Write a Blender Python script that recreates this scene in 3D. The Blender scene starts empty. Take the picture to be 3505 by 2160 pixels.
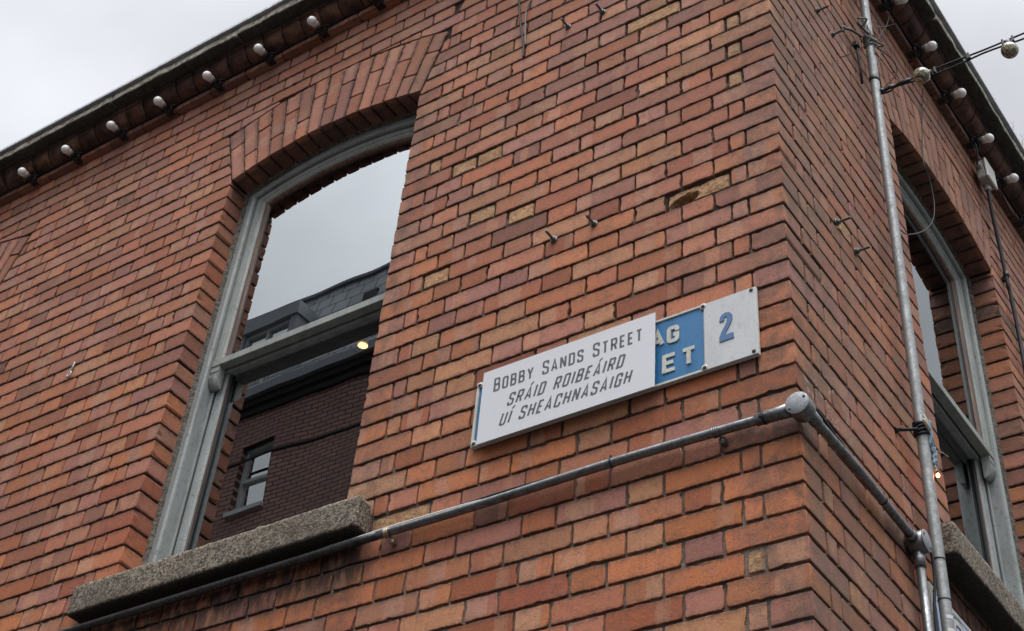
import bpy, bmesh, math, random
from math import sin, cos, pi, radians, sqrt, asin
from mathutils import Vector, Matrix, noise
random.seed(11)
SC = bpy.context.scene
COL = SC.collection
H = 0.0735814          # height of one brick course
# ------------------------------------------------------------------ camera
cam = bpy.data.cameras.new('camera'); co = bpy.data.objects.new('camera', cam); COL.objects.link(co)
R0 = ((0.8107469, 0.5764326, 0.1020534), (-0.3560812, 0.6239761, -0.6956006), (-0.4646457, 0.5276168, 0.7111434))
C0 = Vector((1.31107991, -2.93699559, -2.47220579))
m = Matrix(((R0[0][0], -R0[1][0], -R0[2][0], C0.x), (R0[0][1], -R0[1][1], -R0[2][1], C0.y),
            (R0[0][2], -R0[1][2], -R0[2][2], C0.z), (0, 0, 0, 1)))
co.matrix_world = m
cam.sensor_width = 36.0
cam.lens = 5177.792 * 36.0 / 3505.0
cam.shift_x = (1752.5 - 1562.178) / 3505.0
cam.shift_y = -(1080.0 - 550.648) / 3505.0
cam.clip_start = 0.05; cam.clip_end = 500
SC.camera = co
# ------------------------------------------------------------------ world, sun, exposure
SUN_EL, SUN_AZ = radians(66), radians(146)      # azimuth measured from +Y towards +X
w = bpy.data.worlds.new('World'); SC.world = w; w.use_nodes = True
nt = w.node_tree; nt.nodes.clear()
def wn(t, **k):
    n = nt.nodes.new(t)
    for a, b in k.items(): setattr(n, a, b)
    return n
sky = wn('ShaderNodeTexSky', sky_type='NISHITA'); sky.sun_disc = False
sky.sun_elevation = SUN_EL; sky.sun_rotation = SUN_AZ; sky.dust_density = 4; sky.air_density = 1.0
tc = wn('ShaderNodeTexCoord')
nz = wn('ShaderNodeTexNoise'); nz.inputs['Scale'].default_value = 3.0; nz.inputs['Detail'].default_value = 5; nz.inputs['Roughness'].default_value = 0.5
nz.inputs['Distortion'].default_value = 0.4
nt.links.new(tc.outputs['Generated'], nz.inputs['Vector'])
dot = wn('ShaderNodeVectorMath', operation='DOT_PRODUCT'); nt.links.new(tc.outputs['Generated'], dot.inputs[0])
bd = Vector((0.15, -0.20, 0.96)).normalized(); dot.inputs[1].default_value = bd
mr = wn('ShaderNodeMapRange'); mr.interpolation_type = 'SMOOTHSTEP'
for k, v in zip(('From Min', 'From Max', 'To Min', 'To Max'), (0.55, 1.0, 0.0, 3.5)): mr.inputs[k].default_value = v
nt.links.new(dot.outputs['Value'], mr.inputs['Value'])
mr2 = wn('ShaderNodeMapRange'); mr2.interpolation_type = 'SMOOTHSTEP'
for k, v in zip(('From Min', 'From Max', 'To Min', 'To Max'), (-0.15, 0.45, 0.11, 0.60)): mr2.inputs[k].default_value = v
nt.links.new(dot.outputs['Value'], mr2.inputs['Value'])
mr3 = wn('ShaderNodeMath', operation='ADD'); nt.links.new(mr.outputs['Result'], mr3.inputs[0]); nt.links.new(mr2.outputs['Result'], mr3.inputs[1])
dx = wn('ShaderNodeVectorMath', operation='DOT_PRODUCT'); nt.links.new(tc.outputs['Generated'], dx.inputs[0]); dx.inputs[1].default_value = (-1, -0.2, 0)
mx = wn('ShaderNodeMapRange')
for k, v in zip(('From Min', 'From Max', 'To Min', 'To Max'), (0.1, 0.75, 0.0, 0.27)): mx.inputs[k].default_value = v
nt.links.new(dx.outputs['Value'], mx.inputs['Value'])
ad = wn('ShaderNodeMath', operation='ADD'); nt.links.new(mr3.outputs[0], ad.inputs[0]); nt.links.new(mx.outputs['Result'], ad.inputs[1])
cl = wn('ShaderNodeMapRange')
for k, v in zip(('From Min', 'From Max', 'To Min', 'To Max'), (0.32, 0.68, 0.76, 1.24)): cl.inputs[k].default_value = v
nt.links.new(nz.outputs['Fac'], cl.inputs['Value'])
mul = wn('ShaderNodeMath', operation='MULTIPLY'); nt.links.new(ad.outputs[0], mul.inputs[0]); nt.links.new(cl.outputs['Result'], mul.inputs[1])
grey = wn('ShaderNodeVectorMath', operation='SCALE'); grey.inputs[0].default_value = (0.965, 0.985, 1.03); nt.links.new(mul.outputs[0], grey.inputs['Scale'])
skys = wn('ShaderNodeVectorMath', operation='SCALE'); nt.links.new(sky.outputs['Color'], skys.inputs[0]); skys.inputs['Scale'].default_value = 1.0
bgA = wn('ShaderNodeBackground'); bgA.inputs['Strength'].default_value = 0.012; nt.links.new(skys.outputs[0], bgA.inputs['Color'])
bgB = wn('ShaderNodeBackground'); bgB.inputs['Strength'].default_value = 0.95; nt.links.new(grey.outputs[0], bgB.inputs['Color'])
ads = wn('ShaderNodeAddShader'); out = wn('ShaderNodeOutputWorld')
nt.links.new(bgA.outputs[0], ads.inputs[0]); nt.links.new(bgB.outputs[0], ads.inputs[1]); nt.links.new(ads.outputs[0], out.inputs['Surface'])
sl = bpy.data.lights.new('sun', 'SUN'); sl.energy = 1.4; sl.angle = radians(24); sl.color = (1.0, 0.965, 0.92)
so = bpy.data.objects.new('sun', sl); COL.objects.link(so)
sd = Vector((sin(SUN_AZ) * cos(SUN_EL), cos(SUN_AZ) * cos(SUN_EL), sin(SUN_EL)))
so.rotation_euler = sd.to_track_quat('Z', 'Y').to_euler()
SC.view_settings.view_transform = 'Standard'; SC.view_settings.look = 'None'
SC.view_settings.exposure = 0.22; SC.view_settings.gamma = 1.0
SC.cycles.max_bounces = 5; SC.cycles.use_denoising = True

# ------------------------------------------------------------------ mesh helpers
class MB:
    def __init__(s): s.v = []; s.f = []; s.sm = []; s.rnd = []; s.loc = []; s.mi = []; s.r = (0.5, 0.5, 0.5, 0.0); s.m = 0
    def vert(s, co, loc=None):
        s.v.append(tuple(co)); s.rnd.append(s.r); s.loc.append(tuple(loc) if loc is not None else tuple(co)); return len(s.v) - 1
    def face(s, idx, smooth=False, flip=False):
        s.f.append(tuple(reversed(idx)) if flip else tuple(idx)); s.sm.append(smooth); s.mi.append(s.m)
    def build(s, name, mat, parent=None, recalc=True):
        me = bpy.data.meshes.new(name); me.from_pydata(s.v, [], s.f); me.update()
        a = me.attributes.new('rnd', 'FLOAT_COLOR', 'POINT'); a.data.foreach_set('color', [c for r in s.rnd for c in r])
        a = me.attributes.new('loc', 'FLOAT_VECTOR', 'POINT'); a.data.foreach_set('vector', [c for r in s.loc for c in r])
        me.polygons.foreach_set('use_smooth', s.sm); me.polygons.foreach_set('material_index', s.mi)
        for mm in (mat if isinstance(mat, (list, tuple)) else [mat]): me.materials.append(mm)
        if recalc:
            bm = bmesh.new(); bm.from_mesh(me); bmesh.ops.recalc_face_normals(bm, faces=bm.faces); bm.to_mesh(me); bm.free()
        o = bpy.data.objects.new(name, me); COL.objects.link(o)
        if parent is not None: o.parent = parent
        return o
def box(mb, a, b, T=None, smooth=False):
    x0, y0, z0 = a; x1, y1, z1 = b
    P = [(x0, y0, z0), (x1, y0, z0), (x1, y1, z0), (x0, y1, z0), (x0, y0, z1), (x1, y0, z1), (x1, y1, z1), (x0, y1, z1)]
    if T: P = [T @ Vector(p) for p in P]
    i = [mb.vert(p) for p in P]
    for q in ((0, 3, 2, 1), (4, 5, 6, 7), (0, 1, 5, 4), (1, 2, 6, 5), (2, 3, 7, 6), (3, 0, 4, 7)): mb.face([i[k] for k in q], smooth)
def bbox(mb, a, b, r=0.003, T=None):
    """box with bevelled edges"""
    a = Vector(a); b = Vector(b); r = min(r, *( (b[k]-a[k]) * 0.45 for k in range(3)))
    V = {}
    for sx in (0, 1):
        for sy in (0, 1):
            for sz in (0, 1):
                c = Vector((b.x if sx else a.x, b.y if sy else a.y, b.z if sz else a.z))
                i = Vector((-1 if sx else 1, -1 if sy else 1, -1 if sz else 1)) * r
                for ax in range(3):
                    p = c + i; p[ax] = c[ax]
                    V[(sx, sy, sz, ax)] = mb.vert(T @ p if T else p)
    for ax in range(3):
        o = [k for k in range(3) if k != ax]
        for s in (0, 1):
            q = []
            for (u, v) in ((0, 0), (1, 0), (1, 1), (0, 1)):
                k = [0, 0, 0]; k[ax] = s; k[o[0]] = u; k[o[1]] = v; q.append(V[(*k, ax)])
            mb.face(q)
        for (u, v) in ((0, 0), (0, 1), (1, 0), (1, 1)):       # edge strips along ax
            k0 = [0, 0, 0]; k0[o[0]] = u; k0[o[1]] = v; k1 = k0[:]; k1[ax] = 1
            mb.face([V[(*k0, o[0])], V[(*k1, o[0])], V[(*k1, o[1])], V[(*k0, o[1])]])
    for sx in (0, 1):
        for sy in (0, 1):
            for sz in (0, 1): mb.face([V[(sx, sy, sz, ax)] for ax in range(3)])
def frame_of(d):
    d = d.normalized(); u = Vector((0, 0, 1)) if abs(d.z) < 0.9 else Vector((1, 0, 0))
    x = d.cross(u).normalized(); y = d.cross(x).normalized(); return x, y
def smooth_path(P, n=4):
    P = [Vector(p) for p in P]
    if len(P) < 3: return P
    o = []
    for i in range(len(P) - 1):
        p0 = P[max(i - 1, 0)]; p1 = P[i]; p2 = P[i + 1]; p3 = P[min(i + 2, len(P) - 1)]
        for k in range(n):
            t = k / n
            o.append(0.5 * ((2 * p1) + (p2 - p0) * t + (2 * p0 - 5 * p1 + 4 * p2 - p3) * t * t + (3 * p1 - p0 - 3 * p2 + p3) * t ** 3))
    o.append(P[-1]); return o
def tube(mb, P, r, n=12, caps=True, wob=0.0):
    P = [Vector(p) for p in P]; rings = []
    x = y = None
    for i, p in enumerate(P):
        d = (P[min(i + 1, len(P) - 1)] - P[max(i - 1, 0)]).normalized()
        if x is None: x, y = frame_of(d)
        else:
            x = (x - d * x.dot(d)).normalized(); y = d.cross(x).normalized()
        rr = r[i] if isinstance(r, (list, tuple)) else r
        ring = []
        for k in range(n):
            a = 2 * pi * k / n; q = rr * (1 + (wob * noise.noise(p * 60 + Vector((k, 0, 0))) if wob else 0))
            ring.append(mb.vert(p + x * cos(a) * q + y * sin(a) * q))
        rings.append(ring)
    for a, b in zip(rings, rings[1:]):
        for k in range(n): mb.face([a[k], a[(k + 1) % n], b[(k + 1) % n], b[k]], True)
    if caps: mb.face(rings[0][::-1]); mb.face(rings[-1])
def lathe(mb, o, ax, prof, n=24):
    """prof: (distance along axis, radius)"""
    o = Vector(o); ax = Vector(ax).normalized(); x, y = frame_of(ax); rings = []
    for (t, r) in prof:
        if r < 1e-6: rings.append([mb.vert(o + ax * t)])
        else: rings.append([mb.vert(o + ax * t + (x * cos(2 * pi * k / n) + y * sin(2 * pi * k / n)) * r) for k in range(n)])
    for a, b in zip(rings, rings[1:]):
        if len(a) == 1 and len(b) == 1: continue
        for k in range(n):
            k2 = (k + 1) % n
            if len(a) == 1: mb.face([a[0], b[k2], b[k]], True)
            elif len(b) == 1: mb.face([a[k], a[k2], b[0]], True)
            else: mb.face([a[k], a[k2], b[k2], b[k]], True)
    if len(rings[0]) > 1: mb.face(rings[0][::-1])
    if len(rings[-1]) > 1: mb.face(rings[-1])
def ball(mb, c, r, n=20, mrows=12, sq=1.0):
    prof = [(-cos(pi * i / mrows) * r * sq, sin(pi * i / mrows) * r if 0 < i < mrows else 0.0) for i in range(mrows + 1)]
    lathe(mb, c, (0, 0, 1), prof, n)
def thing(name, label, cat, loc=(0, 0, 0), group=None):
    o = bpy.data.objects.new(name, None); COL.objects.link(o); o.location = loc; o.empty_display_size = 0.05
    o['label'] = label; o['category'] = cat
    if group: o['group'] = group
    return o
def tag(o, label, cat, group=None):
    o['label'] = label; o['category'] = cat
    if group: o['group'] = group
    return o
def struct(o): o['kind'] = 'structure'; return o

# ------------------------------------------------------------------ material helpers
def mat(name, base=(0.5, 0.5, 0.5), rough=0.6, metal=0.0, spec=0.5):
    ma = bpy.data.materials.new(name); ma.use_nodes = True; n = ma.node_tree.nodes; b = n['Principled BSDF']
    b.inputs['Base Color'].default_value = (*base, 1); b.inputs['Roughness'].default_value = rough
    b.inputs['Metallic'].default_value = metal; b.inputs['Specular IOR Level'].default_value = spec
    return ma
class G:
    """small node graph helper"""
    def __init__(s, ma): s.nt = ma.node_tree; s.n = s.nt.nodes; s.b = s.n['Principled BSDF']
    def new(s, t, **k):
        x = s.n.new(t)
        for a, b in k.items(): setattr(x, a, b)
        return x
    def set(s, sock, v):
        if isinstance(v, bpy.types.NodeSocket): s.nt.links.new(v, sock)
        elif v is not None: sock.default_value = v
    def pos(s): return s.new('ShaderNodeNewGeometry').outputs['Position']
    def attr(s, name, out='Vector'): return s.new('ShaderNodeAttribute', attribute_name=name).outputs[out]
    def sep(s, v): x = s.new('ShaderNodeSeparateXYZ'); s.set(x.inputs[0], v); return x.outputs
    def comb(s, a, b, c):
        x = s.new('ShaderNodeCombineXYZ')
        for i, v in enumerate((a, b, c)): s.set(x.inputs[i], v)
        return x.outputs[0]
    def math(s, op, a, b=0.0, c=0.0):
        x = s.new('ShaderNodeMath', operation=op); s.set(x.inputs[0], a); s.set(x.inputs[1], b); s.set(x.inputs[2], c); return x.outputs[0]
    def vmath(s, op, a, b=None, scale=None):
        x = s.new('ShaderNodeVectorMath', operation=op); s.set(x.inputs[0], a); s.set(x.inputs[1], b)
        if scale is not None: s.set(x.inputs['Scale'], scale)
        return x.outputs[0]
    def noise(s, vec, scale, detail=3, rough=0.55, dist=0.0, out='Fac'):
        x = s.new('ShaderNodeTexNoise'); s.set(x.inputs['Vector'], vec); x.inputs['Scale'].default_value = scale
        x.inputs['Detail'].default_value = detail; x.inputs['Roughness'].default_value = rough; x.inputs['Distortion'].default_value = dist
        return x.outputs[out]
    def vor(s, vec, scale, out='Distance', feature='F1'):
        x = s.new('ShaderNodeTexVoronoi', feature=feature); s.set(x.inputs['Vector'], vec); x.inputs['Scale'].default_value = scale; return x.outputs[out]
    def rng(s, v, a, b, c=0.0, d=1.0, smooth=False):
        x = s.new('ShaderNodeMapRange')
        if smooth: x.interpolation_type = 'SMOOTHSTEP'
        s.set(x.inputs[0], v)
        for i, q in enumerate((a, b, c, d)): s.set(x.inputs[i + 1], q)
        return x.outputs[0]
    def ramp(s, v, stops, mode='LINEAR'):
        x = s.new('ShaderNodeValToRGB'); x.color_ramp.interpolation = mode; e = x.color_ramp.elements
        while len(e) < len(stops): e.new(0.5)
        for el, (p, c) in zip(e, stops): el.position = p; el.color = (*c, 1)
        s.set(x.inputs[0], v); return x.outputs[0]
    def mix(s, f, a, b, mode='MIX'):
        x = s.new('ShaderNodeMix', data_type='RGBA', blend_type=mode); s.set(x.inputs[0], f)
        for i, v in ((6, a), (7, b)):
            s.set(x.inputs[i], (*v, 1) if isinstance(v, tuple) else v)
        return x.outputs[2]
    def bump(s, h, dist=0.001, strength=1.0, prev=None):
        x = s.new('ShaderNodeBump'); s.set(x.inputs['Height'], h); x.inputs['Distance'].default_value = dist; x.inputs['Strength'].default_value = strength
        if prev is not None: s.set(x.inputs['Normal'], prev)
        return x.outputs[0]
    def fin(s, col=None, rough=None, normal=None):
        if col is not None: s.set(s.b.inputs['Base Color'], col)
        if rough is not None: s.set(s.b.inputs['Roughness'], rough)
        if normal is not None: s.set(s.b.inputs['Normal'], normal)

# ------------------------------------------------------------------ materials
def brick_material(name, tint=1.0, sooty=0.0):
    ma = mat(name, rough=0.8, spec=0.25); g = G(ma)
    at = g.new('ShaderNodeAttribute', attribute_name='rnd'); rc = g.new('ShaderNodeSeparateColor'); g.set(rc.inputs[0], at.outputs['Color'])
    r, gg, b = rc.outputs; ty = at.outputs['Alpha']
    L = g.attr('loc'); lx, ly, lz = g.sep(L); P = g.pos(); px, py, pz = g.sep(P)
    pal = [(0.0, (0.370, 0.116, 0.046)), (0.14, (0.272, 0.074, 0.038)), (0.28, (0.440, 0.152, 0.054)), (0.42, (0.355, 0.122, 0.062)),
           (0.55, (0.320, 0.130, 0.092)), (0.68, (0.285, 0.125, 0.108)), (0.78, (0.430, 0.160, 0.062)), (0.88, (0.190, 0.080, 0.062)), (0.96, (0.42, 0.200, 0.098))]
    c1 = g.ramp(r, pal); c2 = g.ramp(gg, pal)
    # firing bands ("kiss marks") across a brick
    wob = g.math('MULTIPLY', g.math('SUBTRACT', g.noise(L, 45, 2), 0.5), 0.016)
    cen = g.math('MULTIPLY', g.math('SUBTRACT', b, 0.5), 0.17)
    d = g.math('ABSOLUTE', g.math('ADD', g.math('SUBTRACT', lx, cen), wob))
    hw = g.math('ADD', g.math('MULTIPLY', gg, 0.035), 0.014)
    band = g.rng(g.math('SUBTRACT', d, hw), -0.0025, 0.0025, 1, 0, True)
    band = g.math('MULTIPLY', band, g.rng(g.math('FRACT', g.math('MULTIPLY', r, 9.7)), 0.40, 0.48, 0, 0.85))
    c = g.mix(band, c1, g.mix(0.55, c2, (0.42, 0.235, 0.155)))
    # cloudy firing variation
    n1 = g.noise(g.vmath('ADD', P, g.comb(g.math('MULTIPLY', r, 31), g.math('MULTIPLY', gg, 17), 0)), 17, 4, 0.6, 0.6)
    c = g.mix(g.rng(n1, 0.44, 0.70, 0, 0.55), c, g.mix(0.5, c2, (0.24, 0.125, 0.10)))
    c = g.mix(g.rng(g.noise(P, 31, 4, 0.65, 1.0), 0.52, 0.76, 0, 0.5), c, (0.37, 0.14, 0.05))
    # vertical weather streaks
    st = g.noise(g.vmath('MULTIPLY', P, (70, 70, 9)), 1.0, 3, 0.6)
    c = g.mix(g.rng(st, 0.55, 0.75, 0, 0.38), c, (0.12, 0.07, 0.052))
    # pale bloom, greyer further up the wall
    hz = g.rng(pz, -0.3, 2.7, 0.04, 0.56)
    c = g.mix(g.math('MULTIPLY', hz, g.rng(g.noise(P, 5.0, 4, 0.6), 0.30, 0.62, 0.45, 1.0)), c, (0.290, 0.158, 0.122))
    # buff under-burnt bricks
    isb = g.rng(ty, 0.75, 1.0)
    buff = g.mix(g.rng(g.noise(P, 55, 3, 0.6, 1.2), 0.40, 0.66), (0.40, 0.245, 0.125), (0.28, 0.135, 0.070))
    c = g.mix(isb, c, buff)
    isd = g.math('MULTIPLY', g.rng(ty, 0.3, 0.35), g.rng(ty, 0.7, 0.75, 1, 0))
    c = g.mix(g.math('MULTIPLY', isd, g.rng(g.noise(P, 40, 4, 0.7), 0.32, 0.6, 0.95, 0.35)), c, (0.052, 0.040, 0.032))
    c = g.mix(g.rng(g.noise(P, 26, 5, 0.72, 0.8), 0.53, 0.66, 0, 0.38), c, (0.105, 0.058, 0.043))
    c = g.mix(1.0, c, g.ramp(b, [(0.0, (0.78, 0.76, 0.74)), (0.22, (0.96, 0.95, 0.94)), (0.6, (1.08, 1.08, 1.08)), (1.0, (1.24, 1.22, 1.20))]), 'MULTIPLY')
    hang = g.math('MULTIPLY', g.rng(ly, 0.008, 0.033), g.rng(g.noise(P, 34, 5, 0.75, 0.6), 0.42, 0.60))
    c = g.mix(g.math('MULTIPLY', hang, 0.42), c, (0.085, 0.052, 0.040))
    # dirt on the arrises
    ey = g.rng(g.math('ABSOLUTE', ly), 0.018, 0.033)
    ed = g.math('MULTIPLY', ey, g.rng(g.noise(P, 48, 5, 0.72), 0.40, 0.56, 0, 1))
    c = g.mix(g.math('MULTIPLY', ed, 0.70), c, (0.060, 0.042, 0.034))
    # soot at the quoin and on the jambs
    cl = g.rng(g.math('ABSOLUTE', px), 0.005, 0.17, 1, 0, True)
    cl = g.math('MAXIMUM', g.math('MULTIPLY', cl, g.rng(py, 0.02, 0.03, 1.0, 0.0)), g.math('MULTIPLY', g.rng(py, 0.02, 0.55, 1, 0.30, True), g.rng(px, -0.2, -0.1, 0, 1)))
    jl = g.math('MULTIPLY', g.rng(g.math('ABSOLUTE', g.math('ADD', px, 1.50)), 0.03, 0.16, 1, 0, True), g.rng(pz, 2.1, 2.2, 1, 0))
    cl = g.math('MAXIMUM', cl, g.math('MULTIPLY', jl, 0.9))
    sn = g.rng(g.noise(P, 13, 5, 0.65, 0.5), 0.40, 0.64, 0.10, 1)
    c = g.mix(g.math('MULTIPLY', g.math('MULTIPLY', cl, sn), 0.62), c, (0.080, 0.060, 0.050))
    rw = g.math('MULTIPLY', g.rng(px, -0.012, -0.004, 0, 1), g.rng(py, 0.01, 0.03, 0, 1))
    rwm = g.math('MULTIPLY', rw, g.rng(g.noise(g.vmath('MULTIPLY', P, (1, 1, 0.6)), 8, 5, 0.7), 0.36, 0.62, 0.12, 0.72))
    c = g.mix(g.math('MULTIPLY', rwm, g.rng(py, 0.1, 1.0, 1, 0.35)), c, (0.145, 0.098, 0.068))
    ef = g.math('MULTIPLY', g.math('MULTIPLY', g.rng(pz, -0.16, -0.02), g.rng(pz, 0.42, 0.10)), g.math('MULTIPLY', rw, g.rng(py, 0.45, 0.2)))
    c = g.mix(g.math('MULTIPLY', ef, g.rng(g.noise(P, 20, 5, 0.75, 1.2), 0.57, 0.66, 0, 0.6)), c, (0.46, 0.37, 0.31))
    dep = g.math('MAXIMUM', g.math('MULTIPLY', g.rng(py, 0.012, 0.03), g.rng(px, -1.45, -1.40, 1, 0)), g.math('MULTIPLY', g.rng(px, -0.012, -0.03), g.rng(py, 0.98, 1.0)))  # recessed reveals and arch undersides, tinted darker towards the head
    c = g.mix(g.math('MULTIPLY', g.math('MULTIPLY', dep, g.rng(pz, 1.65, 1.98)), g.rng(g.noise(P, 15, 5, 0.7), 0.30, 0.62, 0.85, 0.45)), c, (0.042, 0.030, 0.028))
    # black crust under the sills, plus part of their shadow in the colour
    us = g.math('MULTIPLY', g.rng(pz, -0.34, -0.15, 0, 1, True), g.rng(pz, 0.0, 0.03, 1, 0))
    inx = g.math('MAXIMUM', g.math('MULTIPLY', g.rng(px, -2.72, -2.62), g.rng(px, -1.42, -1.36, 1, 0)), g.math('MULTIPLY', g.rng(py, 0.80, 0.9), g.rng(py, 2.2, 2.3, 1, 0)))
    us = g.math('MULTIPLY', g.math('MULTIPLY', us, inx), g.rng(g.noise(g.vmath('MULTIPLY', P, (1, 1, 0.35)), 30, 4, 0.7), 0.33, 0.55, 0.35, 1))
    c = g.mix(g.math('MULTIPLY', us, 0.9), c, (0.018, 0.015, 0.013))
    # pits
    pv = g.math('MULTIPLY', g.rng(g.vor(P, 120), 0.10, 0.2, 1, 0), g.rng(g.noise(P, 28, 2), 0.50, 0.60))
    c = g.mix(g.math('MULTIPLY', pv, 0.75), c, (0.075, 0.045, 0.035))
    fine = g.noise(P, 260, 3, 0.7)
    c = g.mix(1.0, c, g.ramp(fine, [(0.25, (0.68, 0.68, 0.68)), (0.75, (1.25, 1.25, 1.25))]), 'MULTIPLY')
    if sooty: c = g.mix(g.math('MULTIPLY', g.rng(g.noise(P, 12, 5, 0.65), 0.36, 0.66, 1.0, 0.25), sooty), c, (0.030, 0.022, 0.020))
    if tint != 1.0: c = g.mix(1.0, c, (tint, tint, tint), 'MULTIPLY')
    h = g.math('ADD', g.math('MULTIPLY', g.noise(P, 90, 4, 0.65), 0.6), g.math('MULTIPLY', fine, 0.35))
    h = g.math('SUBTRACT', h, g.math('MULTIPLY', pv, 0.8))
    h = g.math('ADD', h, g.math('MULTIPLY', isb, g.math('MULTIPLY', g.noise(P, 60, 5, 0.75, 0.8), 2.2)))
    g.fin(c, g.rng(n1, 0.3, 0.7, 0.72, 0.9), g.bump(h, 0.0022, 0.9)); return ma
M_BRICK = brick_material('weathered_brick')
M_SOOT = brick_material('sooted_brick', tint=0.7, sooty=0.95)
def mortar_material(name, dark, light, th):
    ma = mat(name, rough=0.95, spec=0.1); g = G(ma); P = g.pos(); px, py, pz = g.sep(P)
    n = g.noise(P, 9, 5, 0.7); f = g.noise(P, 150, 4, 0.7)
    low = g.rng(pz, -0.45, 0.55, 0.85, 0.0)
    m1 = g.math('ADD', g.rng(n, th, th + 0.13), g.math('MULTIPLY', low, g.rng(n, 0.3, 0.5)))
    m1 = g.math('MINIMUM', m1, 1.0)
    c = g.mix(m1, dark, light); c = g.mix(1.0, c, g.ramp(f, [(0.2, (0.62,) * 3), (0.8, (1.3,) * 3)]), 'MULTIPLY')
    h = g.math('ADD', g.noise(P, 45, 4, 0.7), g.math('MULTIPLY', f, 0.5))
    g.fin(c, 0.95, g.bump(h, 0.006, 1.0)); return ma
M_MORTAR = mortar_material('lime_mortar', (0.040, 0.028, 0.023), (0.19, 0.165, 0.14), 0.54)
def stone_material(name, a, b, c_, scale, lichen=0.0, ug=0.0):
    ma = mat(name, rough=0.85, spec=0.3); g = G(ma); P = g.pos()
    v = g.vor(P, scale, 'Color'); vs = g.new('ShaderNodeSeparateColor'); g.set(vs.inputs[0], v)
    n = g.noise(P, scale * 1.4, 3, 0.7)
    k = g.math('ADD', g.math('MULTIPLY', vs.outputs[0], 0.5), g.math('MULTIPLY', n, 0.5))
    c = g.ramp(k, [(0.30, a), (0.48, b), (0.66, c_), (0.8, b)])
    c = g.mix(g.rng(g.noise(P, 7, 5, 0.7), 0.42, 0.66, 0, 0.6), c, tuple(x * 0.45 for x in b))
    if lichen:
        c = g.mix(g.rng(g.noise(P, 16, 5, 0.75), 0.55, 0.68, 0, lichen), c, (0.125, 0.125, 0.055))
    # faces that point down are tinted near black
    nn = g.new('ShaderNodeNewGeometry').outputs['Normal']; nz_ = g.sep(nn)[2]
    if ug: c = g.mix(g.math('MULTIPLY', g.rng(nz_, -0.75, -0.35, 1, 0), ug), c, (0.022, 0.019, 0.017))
    h = g.math('ADD', g.noise(P, scale, 4, 0.7), g.math('MULTIPLY', g.vor(P, scale * 0.8), 0.6))
    g.fin(c, 0.88, g.bump(h, 0.003, 0.9)); return ma
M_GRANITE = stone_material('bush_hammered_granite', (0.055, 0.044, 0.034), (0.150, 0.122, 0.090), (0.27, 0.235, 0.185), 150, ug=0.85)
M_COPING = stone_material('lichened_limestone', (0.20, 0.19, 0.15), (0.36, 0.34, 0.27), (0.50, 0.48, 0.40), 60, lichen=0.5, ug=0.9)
def paint_material(name, base, dirt, amt=0.5, rough=0.45, flake=0.0):
    ma = mat(name, rough=rough, spec=0.4); g = G(ma); P = g.pos()
    n = g.noise(g.vmath('MULTIPLY', P, (1, 1, 0.3)), 24, 5, 0.65)
    c = g.mix(g.rng(n, 0.45, 0.7, 0, amt), base, dirt)
    c = g.mix(g.math('MULTIPLY', g.rng(g.noise(P, 95, 4, 0.7), 0.56, 0.64), 0.5), c, dirt)
    if flake: c = g.mix(g.rng(g.noise(P, 38, 5, 0.75), 0.60, 0.63, 0, flake), c, (0.10, 0.075, 0.055))
    g.fin(c, g.rng(n, 0.3, 0.7, rough, min(1, rough + 0.25)), g.bump(g.noise(g.vmath('MULTIPLY', P, (1, 1, 0.15)), 160, 3, 0.6), 0.0006, 0.7)); return ma
M_FRAME = paint_material('weathered_grey_white_paint', (0.255, 0.277, 0.27), (0.115, 0.12, 0.114), 0.5, 0.42, 0.5)
M_SASH = paint_material('dull_grey_paint', (0.26, 0.28, 0.262), (0.14, 0.15, 0.136), 0.5, 0.5, 0.4)
M_CAULK = stone_material('crumbling_sand_mastic', (0.05, 0.042, 0.035), (0.115, 0.10, 0.082), (0.17, 0.155, 0.13), 130)
def wood_material():
    ma = mat('bare_stained_timber', rough=0.6); g = G(ma); P = g.pos()
    n = g.noise(g.vmath('MULTIPLY', P, (90, 90, 5)), 1.0, 4, 0.7)
    c = g.ramp(n, [(0.3, (0.035, 0.018, 0.011)), (0.5, (0.085, 0.043, 0.026)), (0.68, (0.16, 0.115, 0.085))])
    g.fin(c, 0.6, g.bump(n, 0.001, 0.7)); return ma
M_WOOD = wood_material()
M_RUBBER = mat('black_rubber', (0.012, 0.012, 0.013), 0.55)
M_CABLE = mat('black_cable', (0.012, 0.012, 0.015), 0.6, spec=0.3)
M_WIRE = mat('thin_brown_wire', (0.030, 0.020, 0.018), 0.9, spec=0.1)
def metal_material(name, a, b, rough=0.42, metal=0.75, scale=20, bumpd=0.0004):
    ma = mat(name, rough=rough, metal=metal); g = G(ma); P = g.pos()
    n = g.noise(P, scale, 5, 0.7, 0.5); v = g.vor(P, scale * 6, 'Color'); vs = g.new('ShaderNodeSeparateColor'); g.set(vs.inputs[0], v)
    k = g.math('ADD', g.math('MULTIPLY', n, 0.75), g.math('MULTIPLY', vs.outputs[0], 0.25))
    c = g.ramp(k, [(0.30, a), (0.68, b)])
    c = g.mix(g.rng(g.noise(g.vmath('MULTIPLY', P, (1, 1, 0.25)), 33, 4, 0.7), 0.60, 0.72, 0, 0.5), c, (0.10, 0.095, 0.088))
    g.fin(c, g.rng(k, 0.3, 0.7, rough + 0.18, rough - 0.04), g.bump(g.noise(P, scale * 12, 3), bumpd, 0.8)); return ma
M_GALV = metal_material('dull_galvanised_steel', (0.11, 0.113, 0.115), (0.24, 0.245, 0.25), 0.34, 0.85)
M_POLE = metal_material('weathered_galvanised_tube', (0.19, 0.195, 0.195), (0.28, 0.29, 0.29), 0.5, 0.45, 26)
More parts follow.
